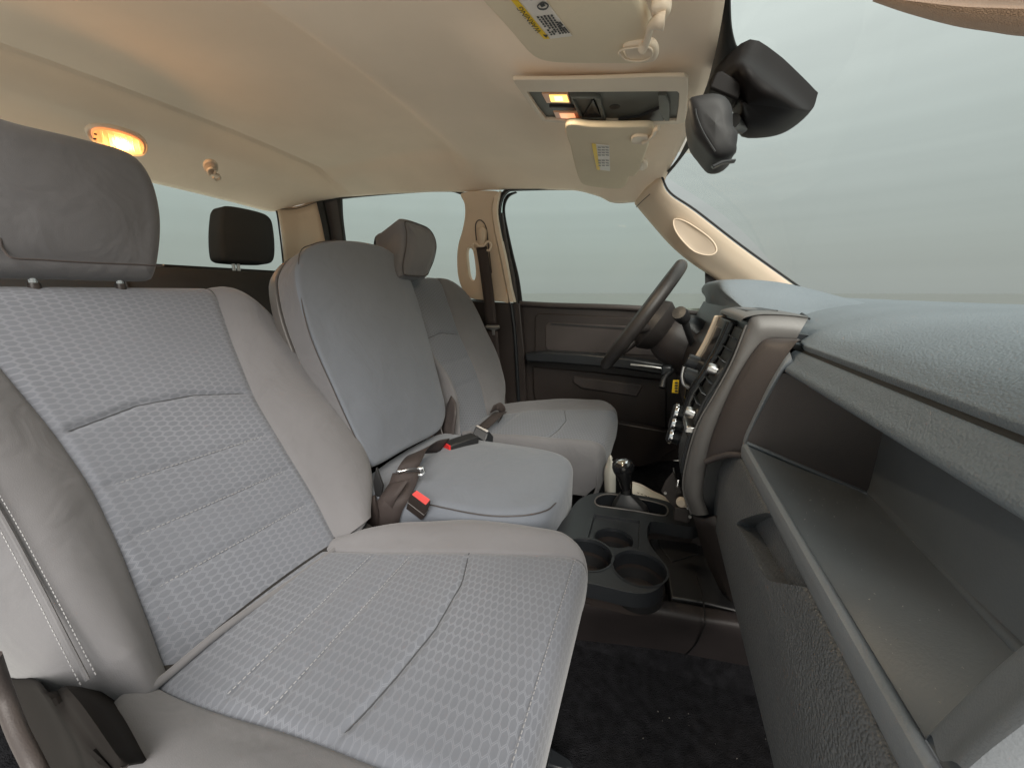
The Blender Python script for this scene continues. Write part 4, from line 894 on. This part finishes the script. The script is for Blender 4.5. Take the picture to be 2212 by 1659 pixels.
pillow('base', ons([(440, 362), (445, 352), (458, 350), (470, 356), (472, 370), (462, 378), (446, 374)], h0, hn), hn, .01, BEI, ch, dome=.004, er=.004, N=40)
tube('hook', [p+hn*.008 for p in ons([(450, 372), (447, 362), (455, 357), (464, 362), (462, 370), (470, 373), (473, 380), (464, 384), (458, 378)], h0, hn)], .0035, BEI2, ch, n=4, seg=8)

# near windshield-pillar grab handle, top right corner
nh = thing('grab_handle', 'textured tan grab handle beside the near windshield pillar', 'grab handle', (.1, .15, .1))
GH = mat('tan dotted plastic', (.50, .33, .22), rough=.5, spec=.4, bump=.7, bscale=1300, bdist=.0006, bkind='v', var=.06)
g0 = [at(1884, 4, y=.20), at(1960, 30, y=.198), at(2060, 57, y=.196), at(2140, 70, y=.195), at(2215, 80, y=.194), at(2400, 88, y=.19)]
g1 = [at(1895, -6, y=.19), at(1985, 5, y=.18), at(2075, 15, y=.176), at(2150, 18, y=.174), at(2220, 20, y=.172), at(2400, 20, y=.17)]
g2 = [at(1900, -16, y=.20), at(2000, -8, y=.20), at(2080, -2, y=.20), at(2160, 4, y=.20), at(2230, 4, y=.20), at(2400, 0, y=.20)]
g3 = [at(1900, -40, y=.22), at(2000, -60, y=.22), at(2080, -60, y=.22), at(2160, -60, y=.22), at(2230, -60, y=.22), at(2400, -70, y=.22)]
g4 = [at(1895, -14, y=.235), at(1980, -10, y=.235), at(2060, 0, y=.235), at(2140, 10, y=.235), at(2215, 14, y=.235), at(2400, 20, y=.235)]
loft('grip', [[a, b, c, d, e] for a, b, c, d, e in zip(g0, g1, g2, g3, g4)], GH, nh, nr=4, nc=4, closed=True)
npz = thing('windshield_pillar', 'beige windshield pillar on the near side behind the tan grab handle', 'pillar trim', (.2, .12, .0))
loft('trim_panel', [[(.0, .20, .385), (.0, .13, .37), (.0, .06, .33)], [(.22, .19, .19), (.22, .12, .18), (.2, .05, .15)], [(.42, .18, .01), (.42, .10, .0), (.4, .04, -.02)]], BEI, npz, nr=4, nc=3, thick=.006)

# ================================================================== SEATS
def I(tab):
    a = np.array(tab, float); a = a[np.argsort(a[:, 0])]
    return lambda x: np.interp(x, a[:, 0], a[:, 1])
def smooth_fn(f, lo, hi, k=.04):
    """soften a piecewise-linear curve"""
    g = np.linspace(lo-.1, hi+.1, 400); v = f(g); w = max(1, int(k/(g[1]-g[0]))); ker = np.hanning(2*w+3)[1:-1]; ker /= ker.sum()
    vp = np.convolve(np.pad(v, w, mode='edge'), ker, 'valid')
    return lambda x: np.interp(x, g, vp[:len(g)])
def prof(ctrl, n):
    P = np.array(cr([np.array(p, float) for p in ctrl], 10)); return arc_resample(P, n)
def upholstery(root, P0, P1, sL, sR, eL, eR, Q, T_, hseams, stitch, bolster_ctl, top_ctl, names, drop, nrow=150, stlab=True, panelmats=None, dish=0.0, nmul=1):
    P0 = T(*P0); e = T(*P1)-P0; e /= np.linalg.norm(e); n = np.cross([0, 1., 0], e)
    if n[0]+n[2] < 0: n = -n
    kw = 0.05
    fL, fR, fEL, fER = [smooth_fn(I(t), 0, Q, kw) for t in (sL, sR, eL, eR)]
    tp = prof(top_ctl, 26)                                    # (offset from Q, n)
    q0 = tp[0, 0]
    def rowinfo(Qt):
        base = np.linspace(0, Qt+q0, nrow)
        return np.r_[base, Qt+tp[1:, 0]], np.r_[np.zeros(nrow), tp[1:, 1]]
    hs = [(I(t), d, s) for t, d, s in hseams]
    def pos(y, q, h): return P0+e*q+n*h+T(0, y, 0)
    NR = nrow+25
    def disp(y, q):
        v = 0
        for f, d, s in hs: v -= d*math.exp(-((q-f(y))/s)**2)
        return v
    # centre panel
    ns = 64; V = []; UV = []
    colsQ = [rowinfo(Q-drop(0)) for _ in range(1)]
    qs, ts = rowinfo(Q)
    for i in range(NR):
        for j in range(ns+1):
            s = j/ns; q = qs[i]; y = fL(min(q, Q))+(fR(min(q, Q))-fL(min(q, Q)))*s
            g = -.0045*(math.exp(-(s*ns/1.3)**2)+math.exp(-((1-s)*ns/1.3)**2))
            h = ts[i]+g+(disp(y, q)*min(1, s*ns/4, (1-s)*ns/4)+dish*4*s*(1-s))*(1 if i < nrow else max(0, 1-(i-nrow)/6))
            V.append(pos(y, q, h)); UV.append((y, q if i < nrow else q-ts[i]))
    pan = mk(names[0], V, grid_faces(NR, ns+1), panelmats or HEX, root, uv=UV, sharp=0)
    # bolsters
    bc = prof(bolster_ctl, 44)
    out = [pan]
    for side, fs, fe, nm in ((-1, fL, fEL, names[1]), (1, fR, fER, names[1])):
        V = []; cols = []
        for j in range(len(bc)):
            fr_, hb = bc[j]; Qt = Q-drop(max(0, fr_)*side); q_, t_ = rowinfo(Qt); cols.append((fr_, hb, q_, t_))
        for i in range(NR):
            for j, (fr_, hb, q_, t_) in enumerate(cols):
                q = q_[i]; qq = min(q, Q); ys_, ye = fs(qq), fe(qq); y = ys_+(ye-ys_)*fr_
                k = min(1, abs(ye-ys_)/.07)
                h = t_[i]+(hb*k if hb > 0 else hb)*(1 if i < nrow else max(0.0 if hb > 0 else .6, 1-(i-nrow)/14))
                w = .0012*math.sin(q*38+side*2+fr_*5)*math.sin(fr_*3.1)
                V.append(pos(y, q, max(h+w, -T_)))
        out.append(mk(nm, V, grid_faces(NR, len(bc)), FAB, root, sharp=0))
    f = hs[0][0]; ya, yb = fL(float(f((fL(.3)+fR(.3))/2))), fR(float(f((fL(.3)+fR(.3))/2)))
    tube('cross_seam', [pos(y, f(y), disp(y, f(y))+dish*4*((y-ya)/(yb-ya))*(1-(y-ya)/(yb-ya))+.0006) for y in np.linspace(ya+.002, yb-.002, 24)], .0011, SEAM, root, n=1, seg=6)
    # thread
    lines = []
    for t in stitch:
        f = I(t); a, b = min(p[0] for p in t), max(p[0] for p in t)
        lines.append([pos(y, f(y), disp(y, f(y))+dish*.8) for y in np.linspace(a+.004, b-.004, 30)])
    if lines: dashes('stitching', lines, STITCH, root, n, r=.0008, lift=.0016, ln=.0036)['kind'] = 'stuff'
    return P0, e, n, pos, fL, fR, fEL, fER, out

# ---- passenger seat (near)
ps = thing('front_seat', 'near grey cloth seat with honeycomb woven centre panels, filling the left', 'car seat', (-.35, .4, -.72), 'front seats')
BCTL = [(0, -.0045), (.03, .001), (.12, .010), (.3, .024), (.5, .030), (.7, .024), (.86, .004), (.96, -.022), (1.0, -.055), (.99, -.09), (.93, -.13)]
r1 = upholstery(ps, (-.53, 0, -.46), (-.92, 0, .02),
    sL=[(0, .211), (.07, .224), (.173, .241), (.265, .251), (.354, .251), (.469, .243), (.61, .232)],
    sR=[(0, .489), (.1, .505), (.24, .515), (.329, .522), (.474, .556), (.60, .592)],
    eL=[(0, .165), (.05, .150), (.1, .135), (.25, .118), (.45, .118), (.61, .15)],
    eR=[(0, .575), (.02, .615), (.076, .672), (.15, .71), (.22, .72), (.33, .716), (.44, .705), (.51, .695), (.6, .69)],
    Q=.625, T_=.14,
    hseams=[([(.2, .340), (.253, .352), (.351, .372), (.43, .369), (.52, .345), (.6, .33)], .006, .005), ([(.2, .262), (.6, .247)], .003, .006), ([(.2, .181), (.6, .166)], .003, .006), ([(.2, .104), (.6, .09)], .003, .006)],
    stitch=[[(.251, .259), (.508, .250)], [(.244, .178), (.506, .1695)], [(.230, .102), (.502, .0935)]],
    bolster_ctl=BCTL, top_ctl=[(-.07, 0), (-.04, -.001), (-.015, -.009), (-.002, -.026), (0, -.05), (-.004, -.09), (-.02, -.14)],
    names=('backrest_panel', 'backrest_bolster'), drop=lambda f: .135*max(0, f)**2.6+.10*max(0, -f)**3, dish=-.004)
P0b, eb, nb, posb = r1[:4]
# back shell and welt
pillow('back_shell', [posb(y, q, -.135) for y, q in ((.17, .0), (.6, .0), (.69, .12), (.69, .42), (.62, .58), (.2, .58), (.15, .4), (.15, .1))], -nb, .02, DARK, ps, dome=.01, er=.008)
tube('welt', ats([(290, 1516), (298, 1510), (367, 1454), (493, 1350), (642, 1247), (734, 1178), (768, 1152), (790, 1120)], x=-.518), .0052, FAB, ps, n=6, seg=10)
# outer bolster double seam, elbow seam
dl_ = [posb(y, q, h) for y, q, h in ((.152, .05, .031), (.155, .10, .033), (.160, .17, .033), (.165, .26, .033), (.167, .36, .033))]
tube('bolster_seam', [p-nb*.001 for p in dl_], .0022, FAB, ps, n=6, seg=6)
dashes('stitching', [[p+T(0, -.006, 0) for p in cr(dl_, 5)], [p+T(0, .006, .0) for p in cr(dl_, 5)]], STITCH, ps, nb, step=.0052, ln=.0032, lift=.001)['kind'] = 'stuff'
r2 = upholstery(ps, (-.53, 0, -.455), (-.1, 0, -.445),
    sL=[(0, .196), (.057, .197), (.118, .202), (.192, .211), (.254, .216), (.306, .218), (.45, .232)],
    sR=[(0, .459), (.023, .466), (.092, .486), (.247, .538), (.401, .580), (.45, .588)],
    eL=[(0, .15), (.05, .10), (.12, .085), (.3, .08), (.45, .10)],
    eR=[(0, .49), (.03, .53), (.09, .595), (.2, .645), (.3, .662), (.373, .655), (.45, .64)],
    Q=.452, T_=.16,
    hseams=[([(.2, .247), (.216, .252), (.256, .264), (.301, .273), (.372, .282), (.465, .275), (.537, .251), (.6, .23)], .0055, .0045), ([(.2, .102), (.6, .091)], .003, .006), ([(.2, .165), (.6, .157)], .003, .006), ([(.1, .436), (.6, .436)], .003, .004)],
    stitch=[[(.212, .102), (.474, .093)], [(.210, .165), (.494, .160)], [(.235, .4345), (.578, .4345)]],
    bolster_ctl=[(0, -.0045), (.03, .0), (.14, .006), (.35, .016), (.55, .018), (.75, .008), (.9, -.012), (.98, -.036), (1.0, -.07), (.98, -.11), (.93, -.15)],
    top_ctl=[(-.035, 0), (-.018, -.002), (-.006, -.009), (0, -.024), (.002, -.05), (-.004, -.10), (-.02, -.15)],
    names=('cushion_panel', 'cushion_bolster'), drop=lambda f: .09*max(0, f)**2.4+.03*max(0, -f)**2, nrow=120, dish=.006)
posc = r2[3]
# headrest of the near seat
HR = [(75, 272), (190, 299), (278, 323), (318, 350), (344, 395), (358, 450), (361, 500), (356, 555), (347, 595), (330, 611), (250, 611), (150, 609)]
hp, hn_ = T(-.89, .4, .14), T(1, 0, -.12)
hr = ons(HR, hp, hn_); cy = .352
hl_ = [T(p[0], 2*cy-p[1], p[2]) for p in hr[::-1]]
hro = pillow('headrest', [p for p in hr]+[p for p in hl_], hn_, .13, FAB, ps, dome=.012, er=.028, erb=.03, N=120)
hs_ = [on(u, v, hp+hn_*.004, hn_) for u, v in [(352, 573), (340, 575), (280, 572), (180, 568), (80, 562), (20, 558), (6, 540), (0, 520), (-4, 480)]]
tube('headrest_seam', [p+T(.010 if 0 < i < 6 else .002, 0, 0) for i, p in enumerate(hs_)], .0016, DARK2, hro, n=5, seg=6)
for u, v in ((70, 604), (258, 607)):
    b_ = at(u, v, x=-.925); lathe('headrest_post', [(.005, -.03), (.005, .03)], b_, (0, 0, 1), CHR, hro, seg=14); lathe('post_sleeve', [(0, .003), (.007, .003), (.008, .0), (.008, -.01)], b_+T(0, 0, -.008), (0, 0, 1), DARK, hro, seg=16)
# recliner cover and seat side shield
L0 = [at(18, 1466, y=.135), at(50, 1560, y=.13), at(95, 1700, y=.12)]
L1 = [at(98, 1494, y=.125), at(150, 1572, y=.12), at(222, 1664, y=.11), at(250, 1700, y=.11)][:3]
L2 = [at(153, 1484, y=.14), at(195, 1527, y=.13), at(278, 1650, y=.12)]
L3 = [at(252, 1505, y=.175), at(300, 1565, y=.17), at(345, 1640, y=.16)]
loft('side_shield', [[L0[i], L0[i]*.5+L1[i]*.5+T(0, .006, 0), L1[i], L1[i]*.4+L2[i]*.6+T(0, -.003, 0), L2[i], L3[i]] for i in range(3)], mat('matte black brown shield plastic', (.014, .012, .011), rough=.8, spec=.15, var=.2), ps, nr=5, nc=4, thick=.003)
tube('shield_ridge', [p+T(0, -.003, 0) for p in cr(L2, 3)], .003, DARK2, ps, n=2)
prism('seat_base', [(-.55, .13, -.54), (-.16, .13, -.54), (-.14, .13, -.735), (-.58, .13, -.735)], (0, .46, 0), BLK, ps, bev=.01)
prism('seat_riser', [(-.62, .16, -.42), (-.5, .16, -.47), (-.5, .16, -.6), (-.66, .16, -.6)], (0, .4, 0), BLK, ps)
tube('slide_bar', [at(1168, 1560, x=-.11), at(1180, 1600, x=-.10), at(1178, 1640, x=-.10), at(1160, 1680, x=-.10)], .006, CONS, ps)
prism('rail_cover', ats([(1180, 1605), (1236, 1640), (1240, 1656), (1220, 1664), (1180, 1650)], z=-.70), (0, 0, -.02), CONS, ps, bev=.003)
bs = thing('belt_anchor_strap', 'dark belt strap hanging at the lower left edge of the photo', 'seat belt', at(40, 1600, y=.09))
tube('strap', [at(-20, 1420, y=.10), at(8, 1500, y=.10), at(38, 1580, y=.095), (at(80, 1665, y=.09)), at(100, 1720, y=.09)], .0065, DARK2, bs, n=5)

# ---- middle seat
ms = thing('middle_seat', 'plain blue grey middle seat between the two front seats, backrest raised', 'car seat', (-.35, .81, -.72), 'front seats')
mp0 = T(-.592, 0, -.37); me_ = T(-.15, 0, .40); me_ /= np.linalg.norm(me_); mn = T(.936, 0, .351)
MO = [(640, 600), (664, 700), (726, 850), (776, 958), (800, 1000), (820, 1004), (880, 970), (947, 934), (963, 908), (965, 880), (954, 830), (928, 730), (902, 640), (878, 578), (842, 538), (790, 521), (728, 517), (680, 526), (648, 556)]
mof = ons(MO, mp0, mn)
pillow('backrest', mof, mn, .075, FABB, ms, dome=.018, er=.013, erb=.02, N=150, smooth_n=6, side=FAB, mring=15)
tube('backrest_seam', [p-mn*.003 for p in mof[1:5]][::-1]+[p-mn*.004 for p in mof[::-1][0:3]], .0012, DARK2, ms, n=6, seg=6)
pillow('backrest_shell', [p-mn*.072 for p in mof], mn, .03, TRIM, ms, dome=0, er=.004, erb=.01, N=100)
mcx = [(-.62, .63), (-.45, .618), (-.3, .62), (-.22, .645), (-.178, .68), (-.163, .74), (-.16, .81), (-.163, .88), (-.178, .95), (-.22, .985), (-.3, 1.0), (-.45, 1.0), (-.62, .99)]
pillow('cushion', [T(x, y, -.425) for x, y in mcx], (0, 0, 1), .14, FABB, ms, dome=.012, er=.032, erb=.02, N=120, smooth_n=5)
tube('cushion_seam', [T(x, y+.006, -.4315-.0) for x, y in mcx[1:5]]+[T(-.168, .73, -.437)], .0013, DARK2, ms, n=6, seg=6)
prism('seat_base', [(-.55, .66, -.55), (-.2, .66, -.55), (-.2, .66, -.735), (-.58, .66, -.735)], (0, .3, 0), BLK, ms)

# ---- driver seat (far)
ds = thing('front_seat', 'far grey cloth driver seat beyond the raised middle backrest', 'car seat', (-.35, 1.3, -.72), 'front seats')
DFAB = FAB
r3 = upholstery(ds, (-.55, 0, -.44), (-.80, 0, .04),
    sL=[(0, 1.02), (.028, 1.04), (.08, 1.085), (.115, 1.105), (.161, 1.112), (.216, 1.107), (.255, 1.09), (.4, 1.07), (.56, 1.05)],
    sR=[(0, 1.24), (.022, 1.255), (.123, 1.305), (.222, 1.32), (.318, 1.322), (.424, 1.349), (.56, 1.385)],
    eL=[(0, 1.01), (.1, 1.065), (.2, 1.082), (.3, 1.065), (.56, 1.03)],
    eR=[(0, 1.39), (.035, 1.47), (.074, 1.525), (.166, 1.578), (.271, 1.590), (.397, 1.585), (.486, 1.57), (.56, 1.55)],
    Q=.575, T_=.13,
    hseams=[([(1.0, .318), (1.1, .33), (1.2, .342), (1.33, .322), (1.4, .31)], .006, .006), ([(1, .232), (1.4, .228)], .003, .007), ([(1, .145), (1.4, .14)], .003, .007)],
    stitch=[], bolster_ctl=BCTL, top_ctl=[(-.07, 0), (-.04, -.001), (-.015, -.009), (-.002, -.026), (0, -.05), (-.004, -.09), (-.02, -.13)],
    names=('backrest_panel', 'backrest_bolster'), drop=lambda f: .12*max(0, f)**2.4+.1*max(0, -f)**3, nrow=90)
r4 = upholstery(ds, (-.55, 0, -.44), (-.1, 0, -.425),
    sL=[(0, 1.06), (.1, 1.065), (.25, 1.075), (.45, 1.08)], sR=[(0, 1.25), (.074, 1.29), (.147, 1.36), (.266, 1.39), (.339, 1.415), (.45, 1.43)],
    eL=[(0, 1.03), (.2, 1.022), (.45, 1.03)], eR=[(0, 1.38), (.1, 1.47), (.2, 1.53), (.3, 1.55), (.45, 1.53)],
    Q=.445, T_=.16,
    hseams=[([(1.0, .25), (1.15, .285), (1.25, .29), (1.4, .25)], .0055, .006), ([(1, .1), (1.4, .1)], .003, .006)], stitch=[],
    bolster_ctl=[(0, -.0045), (.03, .0), (.14, .006), (.35, .014), (.55, .018), (.75, .010), (.9, -.010), (.98, -.034), (1.0, -.07), (.98, -.11), (.93, -.15)],
    top_ctl=[(-.04, 0), (-.02, -.003), (-.006, -.011), (0, -.028), (.002, -.06), (-.004, -.11), (-.02, -.16)],
    names=('cushion_panel', 'cushion_bolster'), drop=lambda f: .10*max(0, f)**2.0+.02*max(0, -f)**2+.0, nrow=80, dish=.005)
dhp, dhn = T(-.735, 1.25, .14), T(1, 0, .10)
DH = [(872, 473), (886, 472), (905, 478), (928, 489), (942, 508), (947, 533), (941, 564), (932, 586), (924, 601), (900, 603), (872, 600), (868, 590), (868, 571), (873, 545), (876, 522), (876, 498)]
DHO = ons(DH, dhp, dhn)
dho_ = pillow('headrest', DHO, dhn, .15, FAB, ds, dome=.014, er=.022, erb=.05, N=90, smooth_n=5, taper=.84, tshift=-.012)
tube('headrest_seam', [(p-np.mean(DHO, axis=0))*.90+np.mean(DHO, axis=0)+dhn*-.001 for p in arc_resample(cr(DHO, 5, True), 80, True)], .0016, DARK2, dho_, n=1, closed=True, seg=6)
for y in (1.2, 1.29): lathe('headrest_post', [(.006, -.05), (.006, .06)], (-.82, y, .04), (0, 0, 1), CHR, dho_, seg=12)
prism('seat_base', [(-.55, 1.08, -.56), (-.2, 1.08, -.56), (-.2, 1.08, -.735), (-.58, 1.08, -.735)], (0, .42, 0), BLK, ds)

# ---- rear bench with one headrest
rs = thing('rear_bench', 'dark rear bench seen between the front seats below the back window', 'car seat', (-1.5, .86, -.6))
zr = at(560, 588, x=-1.50)[2]
rows = [[(x, y, z-(.02*max(0, abs(y-.9)-.5)*4)) for x, z in ((-1.60, zr-.02), (-1.56, zr), (-1.50, zr-.002), (-1.46, zr-.03), (-1.40, -.2), (-1.33, -.38), (-.95, -.40), (-.92, -.5))] for y in np.linspace(.12, 1.55, 14)]
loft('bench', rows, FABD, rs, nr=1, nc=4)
for y in (.70,): tube('split_line', [(-1.495, y, zr), (-1.455, y, zr-.03), (-1.395, y, -.2)], .003, BLK, rs, n=5, seg=6)
RH = [(484, 449), (494, 444), (529, 449), (569, 459), (584, 468), (591, 480), (595, 503), (597, 530), (596, 555), (588, 568), (562, 570), (507, 567), (486, 562), (479, 545), (477, 503), (480, 462)]
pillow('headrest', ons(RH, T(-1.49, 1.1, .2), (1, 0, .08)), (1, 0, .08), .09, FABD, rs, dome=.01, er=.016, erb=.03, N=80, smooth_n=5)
for u in (506, 516): lathe('headrest_post', [(.006, -.03), (.006, .06)], at(u, 584, x=-1.52), (0, 0, 1), MET, rs, seg=12)

# ================================================================== BELTS AND BUCKLES
sb_ = thing('shoulder_belt', 'dark brown shoulder belt hanging from the tan door pillar', 'seat belt', at(1060, 700, y=1.55))
cpt = [at(1040, 534, y=1.562), at(1046, 570, y=1.558), at(1051, 607, y=1.555), at(1057, 655, y=1.55), at(1061, 700, y=1.548)]
ribbon('webbing', cpt, [(1, 0, .08)], BELT, sb_, width=.050)
ribbon('webbing', [at(1064, 716, y=1.548), at(1070, 780, y=1.55), at(1080, 850, y=1.55), at(1092, 905, y=1.54)], [(1, 0, .1)], BELT, sb_, width=.046)
pillow('adjuster_cap', ats([(1031, 498), (1036, 490), (1043, 490), (1048, 498), (1047, 518), (1043, 530), (1035, 529), (1031, 515)], y=1.556), (0, -1, 0), .022, BEI, sb_, dome=.006, er=.006, N=40)
tube('guide_loop', ats([(1026, 541), (1021, 533), (1024, 526), (1031, 528), (1036, 532), (1046, 531), (1051, 524), (1058, 523), (1061, 532), (1057, 541), (1052, 541)], y=1.554), .005, BEI2, sb_, n=5, seg=10)
prism('latch_plate', ats([(1051, 702), (1078, 703), (1079, 710), (1069, 713), (1069, 724), (1063, 724), (1062, 713), (1051, 710)], y=1.542), (0, .003, 0), MET, sb_, bev=.001)
tube('latch_bar', ats([(1050, 706), (1064, 708), (1079, 707)], y=1.540), .005, MET, sb_, n=4, seg=8)
def buckle(name, label, quad, y, dirpx, red, L=.05, grow=1.12, redname='release_button', cat='seat belt buckle', grp='seat belt buckles', zfix=None):
    b = thing(name, label, cat, at(*quad[0], y=y), grp)
    q = ats(quad, y=y) if zfix is None else ats(quad, z=zfix)
    c = np.mean(q, axis=0); d = dirpx; d = d/np.linalg.norm(d)
    prism(redname, [c+(p-c)*.9-d*.0015 for p in q], d*.006, red, b, bev=.0012)
    g = [c+(p-c)*grow+d*.001 for p in q]; bd = prism('housing', g, d*L, DARK, b, bev=.004, seg=3)
    tube('housing_edge', [p+d*L*.55 for p in g]+[g[0]+d*L*.55], .0012, TRIM, bd, n=1, seg=6)
    return b
p1 = at(905, 1075, y=.60); d1 = at(890, 1112, y=.615)-p1+T(0, 0, -.01)
b1_ = buckle('belt_buckle', 'upright belt buckle with a red button coloured as sunlit beside the near seat', [(888, 1067), (899, 1058), (931, 1080), (921, 1092)], .60, d1, REDLIT, L=.05)
q2 = [at(958, 958, y=.88), at(970, 956, y=.88), at(977, 974, y=.865), at(965, 972, y=.865)]
b2 = thing('belt_buckle', 'black belt buckle with a bright red end lying on the blue grey cushion', 'seat belt buckle', at(1000, 960, y=.9), 'seat belt buckles')
qa = at(966, 966, y=.87); qb = at(1026, 946, y=.95); dd_ = (qb-qa); Lb = np.linalg.norm(dd_); dd_ /= Lb
sd = np.cross(dd_, T(0, 0, 1)); sd /= np.linalg.norm(sd)
qr = [qa+sd*.018+T(0, 0, .010), qa-sd*.018+T(0, 0, .010), qa-sd*.018-T(0, 0, .010), qa+sd*.018-T(0, 0, .010)]
prism('release_button', [p-dd_*.004 for p in qr], dd_*.012, RED, b2, bev=.001)
prism('housing', [qa+(p-qa)*1.15 for p in qr], dd_*Lb, BLK, b2, bev=.004, seg=3)
tg = thing('latch_tongue', 'black and metal belt latch lying at the edge of the far seat cushion', 'seat belt latch', at(1036, 935, y=1.0))
qc = at(1036, 940, y=1.0); 
prism('tongue_body', [at(1020, 938, y=1.0), at(1029, 917, y=1.02), at(1056, 930, y=1.02), at(1048, 956, y=1.0)], T(.012, .02, -.03), CONS, tg, bev=.003)
prism('tongue_slot', [at(1027, 920, y=1.008), at(1031, 917.5, y=1.012), at(1055, 930, y=1.012), at(1052, 934, y=1.008)], T(.001, .004, -.004), MET, tg, bev=.0008)
ribbon('webbing', [at(1040, 926, y=1.03), at(1056, 912, y=1.08), at(1072, 898, y=1.13), at(1082, 890, y=1.18)], [(.7, .7, -.1)], BELT, tg, width=.045)
ribbon('webbing', [at(1062, 884, y=1.2), at(1078, 878, y=1.22), at(1088, 892, y=1.2), at(1080, 905, y=1.15)], [(.3, .3, .8)], BELT, tg, width=.03)
lb_ = thing('lap_belt', 'twisted dark lap belt with bright metal adjusters on the middle cushion', 'seat belt', at(880, 1020, y=.66))
ribbon('webbing', [at(960, 962, y=.86), at(930, 966, y=.80), at(905, 975, y=.74), at(890, 995, y=.69), at(878, 1018, y=.67)], [(.25, .6, .5), (.3, .6, .35), (.5, .8, .1), (.8, .8, 0), (.9, .6, 0)], BELT, lb_, width=.048)
ribbon('webbing', [at(878, 1020, y=.665), at(868, 1050, y=.64), at(852, 1080, y=.61), at(838, 1110, y=.60), at(830, 1150, y=.60)], [(.9, .5, .0), (.9, .5, 0), (.9, .4, 0), (.9, .3, .1), (.9, .2, .2)], BELT, lb_, width=.06)
ribbon('webbing', [at(862, 1040, y=.63), at(845, 1065, y=.61), at(830, 1090, y=.60), at(818, 1130, y=.60)], [(.9, .2, .3), (.9, .2, .3), (.9, .2, .3), (.9, .1, .3)], BELT, lb_, width=.05)
for cpx in ((862, 1018), (852, 1026), (907, 1012), (908, 1026)):
    c = at(*cpx, y=.655); lathe('adjuster_bead', [(0, .005), (.004, .004), (.005, 0), (.004, -.004), (0, -.005)], c, (1, .3, 0), CHR, lb_, seg=12)
tube('adjuster_bar', [at(858, 1020, y=.655), at(885, 1014, y=.67), at(908, 1014, y=.66)], .0035, MET, lb_, n=3, seg=8)
tube('adjuster_hook', [at(904, 1012, y=.655), at(912, 1010, y=.66), at(917, 1020, y=.66), at(910, 1028, y=.655)], .0028, CHR, lb_, n=4, seg=8)
hc = thing('hinge_cover', 'dark plastic hinge cover between the near and middle seats', 'seat hinge', at(800, 1120, y=.62))
loft('cover', [[at(775, 1165, y=.60), at(790, 1100, y=.60), at(800, 1075, y=.60)], [at(812, 1160, y=.60), at(812, 1105, y=.585), at(808, 1070, y=.60)], [at(836, 1150, y=.62), at(822, 1100, y=.61), at(812, 1072, y=.62)]], DARK, hc, nr=4, nc=4, thick=.004)
prism('cover_fin', ats([(806, 1040), (812, 1010), (826, 1050), (822, 1078), (812, 1088)], y=.615), (0, .006, 0), BLK, hc, bev=.001)
tube('cover_edge', ats([(806, 1076), (820, 1100), (834, 1140), (838, 1156)], y=.60), .002, CONS, hc)
hc2 = thing('hinge_cover', 'brown triangular hinge cover between the middle and far seats', 'seat hinge', at(975, 900, y=1.0))
loft('cover', [[at(955, 935, y=1.0), at(965, 880, y=1.02), at(975, 855, y=1.03)], [at(978, 960, y=.99), at(985, 900, y=1.0), at(985, 870, y=1.02)]], DARK2, hc2, nr=4, nc=4, thick=.004)
prism('cover_fin', ats([(930, 932), (950, 915), (962, 955), (948, 952)], y=.985), (0, .004, 0), DARK, hc2)
tube('cover_wire', ats([(949, 914), (955, 935), (962, 955)], y=.98), .0014, MET, hc2, n=3, seg=6)

# grit and crumbs
def grit(name, label, n, pos_fn, size, m):
    V = []; F = []
    for _ in range(n):
        p = pos_fn(); r = size*random.uniform(.4, 1.3); o_ = len(V)
        V += [p+T(random.uniform(-r, r), random.uniform(-r, r), 0) for _k in range(3)]+[p+T(0, 0, r)]; F += [(o_, o_+1, o_+2), (o_, o_+1, o_+3), (o_+1, o_+2, o_+3), (o_+2, o_, o_+3)]
    g_ = mk(name, V, F, m, None, smooth=False); g_['kind'] = 'stuff'; g_['label'] = label; return g_
GR = mat('pale grit', (.35, .33, .30), rough=.9)
grit('floor_grit', 'scattered pale grit on the black footwell carpet', 45, lambda: T(random.uniform(-.1, .3), random.uniform(.15, .62), -.7295), .0011, GR)
def _sh():
    a, b = random.random(), random.random(); return (lipL*(1-a)+lipR*a)*(1-b)+(bkL*(1-a)+bkR2*a)*b+T(0, 0, .0015)
grit('shelf_dust', 'specks of dust and lint on the charcoal dash shelf', 90, _sh, .0008, GR)
# outer skin of the truck cab: keeps daylight out where trim stops
sk = thing('truck_body', 'outer body panels of the truck cab behind the trim', 'truck body', (-.6, .86, -.9))
loft('roof_skin', [[(x, y, .60-.05*((y-.86)/.9)**2-.06*max(0, (x+.3)/.4)**2 if x > -.3 else .60-.05*((y-.86)/.9)**2) for y in np.linspace(.02, 1.72, 12)] for x in (-1.85, -1.5, -1, -.5, -.3, 0, .08)], TRUCKM, sk)
prism('far_door_skin', [(-1.9, 1.72, -.06), (.6, 1.72, -.06), (.7, 1.72, -.9), (-1.9, 1.72, -.9)], (0, .01, 0), TRUCKM, sk)
prism('hood_skin', [(.66, .02, -.05), (.66, 1.7, -.05), (1.9, 1.6, -.15), (1.9, .12, -.15)], (0, 0, -.02), TRUCKM, sk)  # unseen hood, raised to bounce more daylight onto the headliner
prism('firewall', [(.66, .02, -.10), (.66, 1.7, -.10), (.66, 1.7, -.9), (.66, .02, -.9)], (.01, 0, 0), BLK, sk)
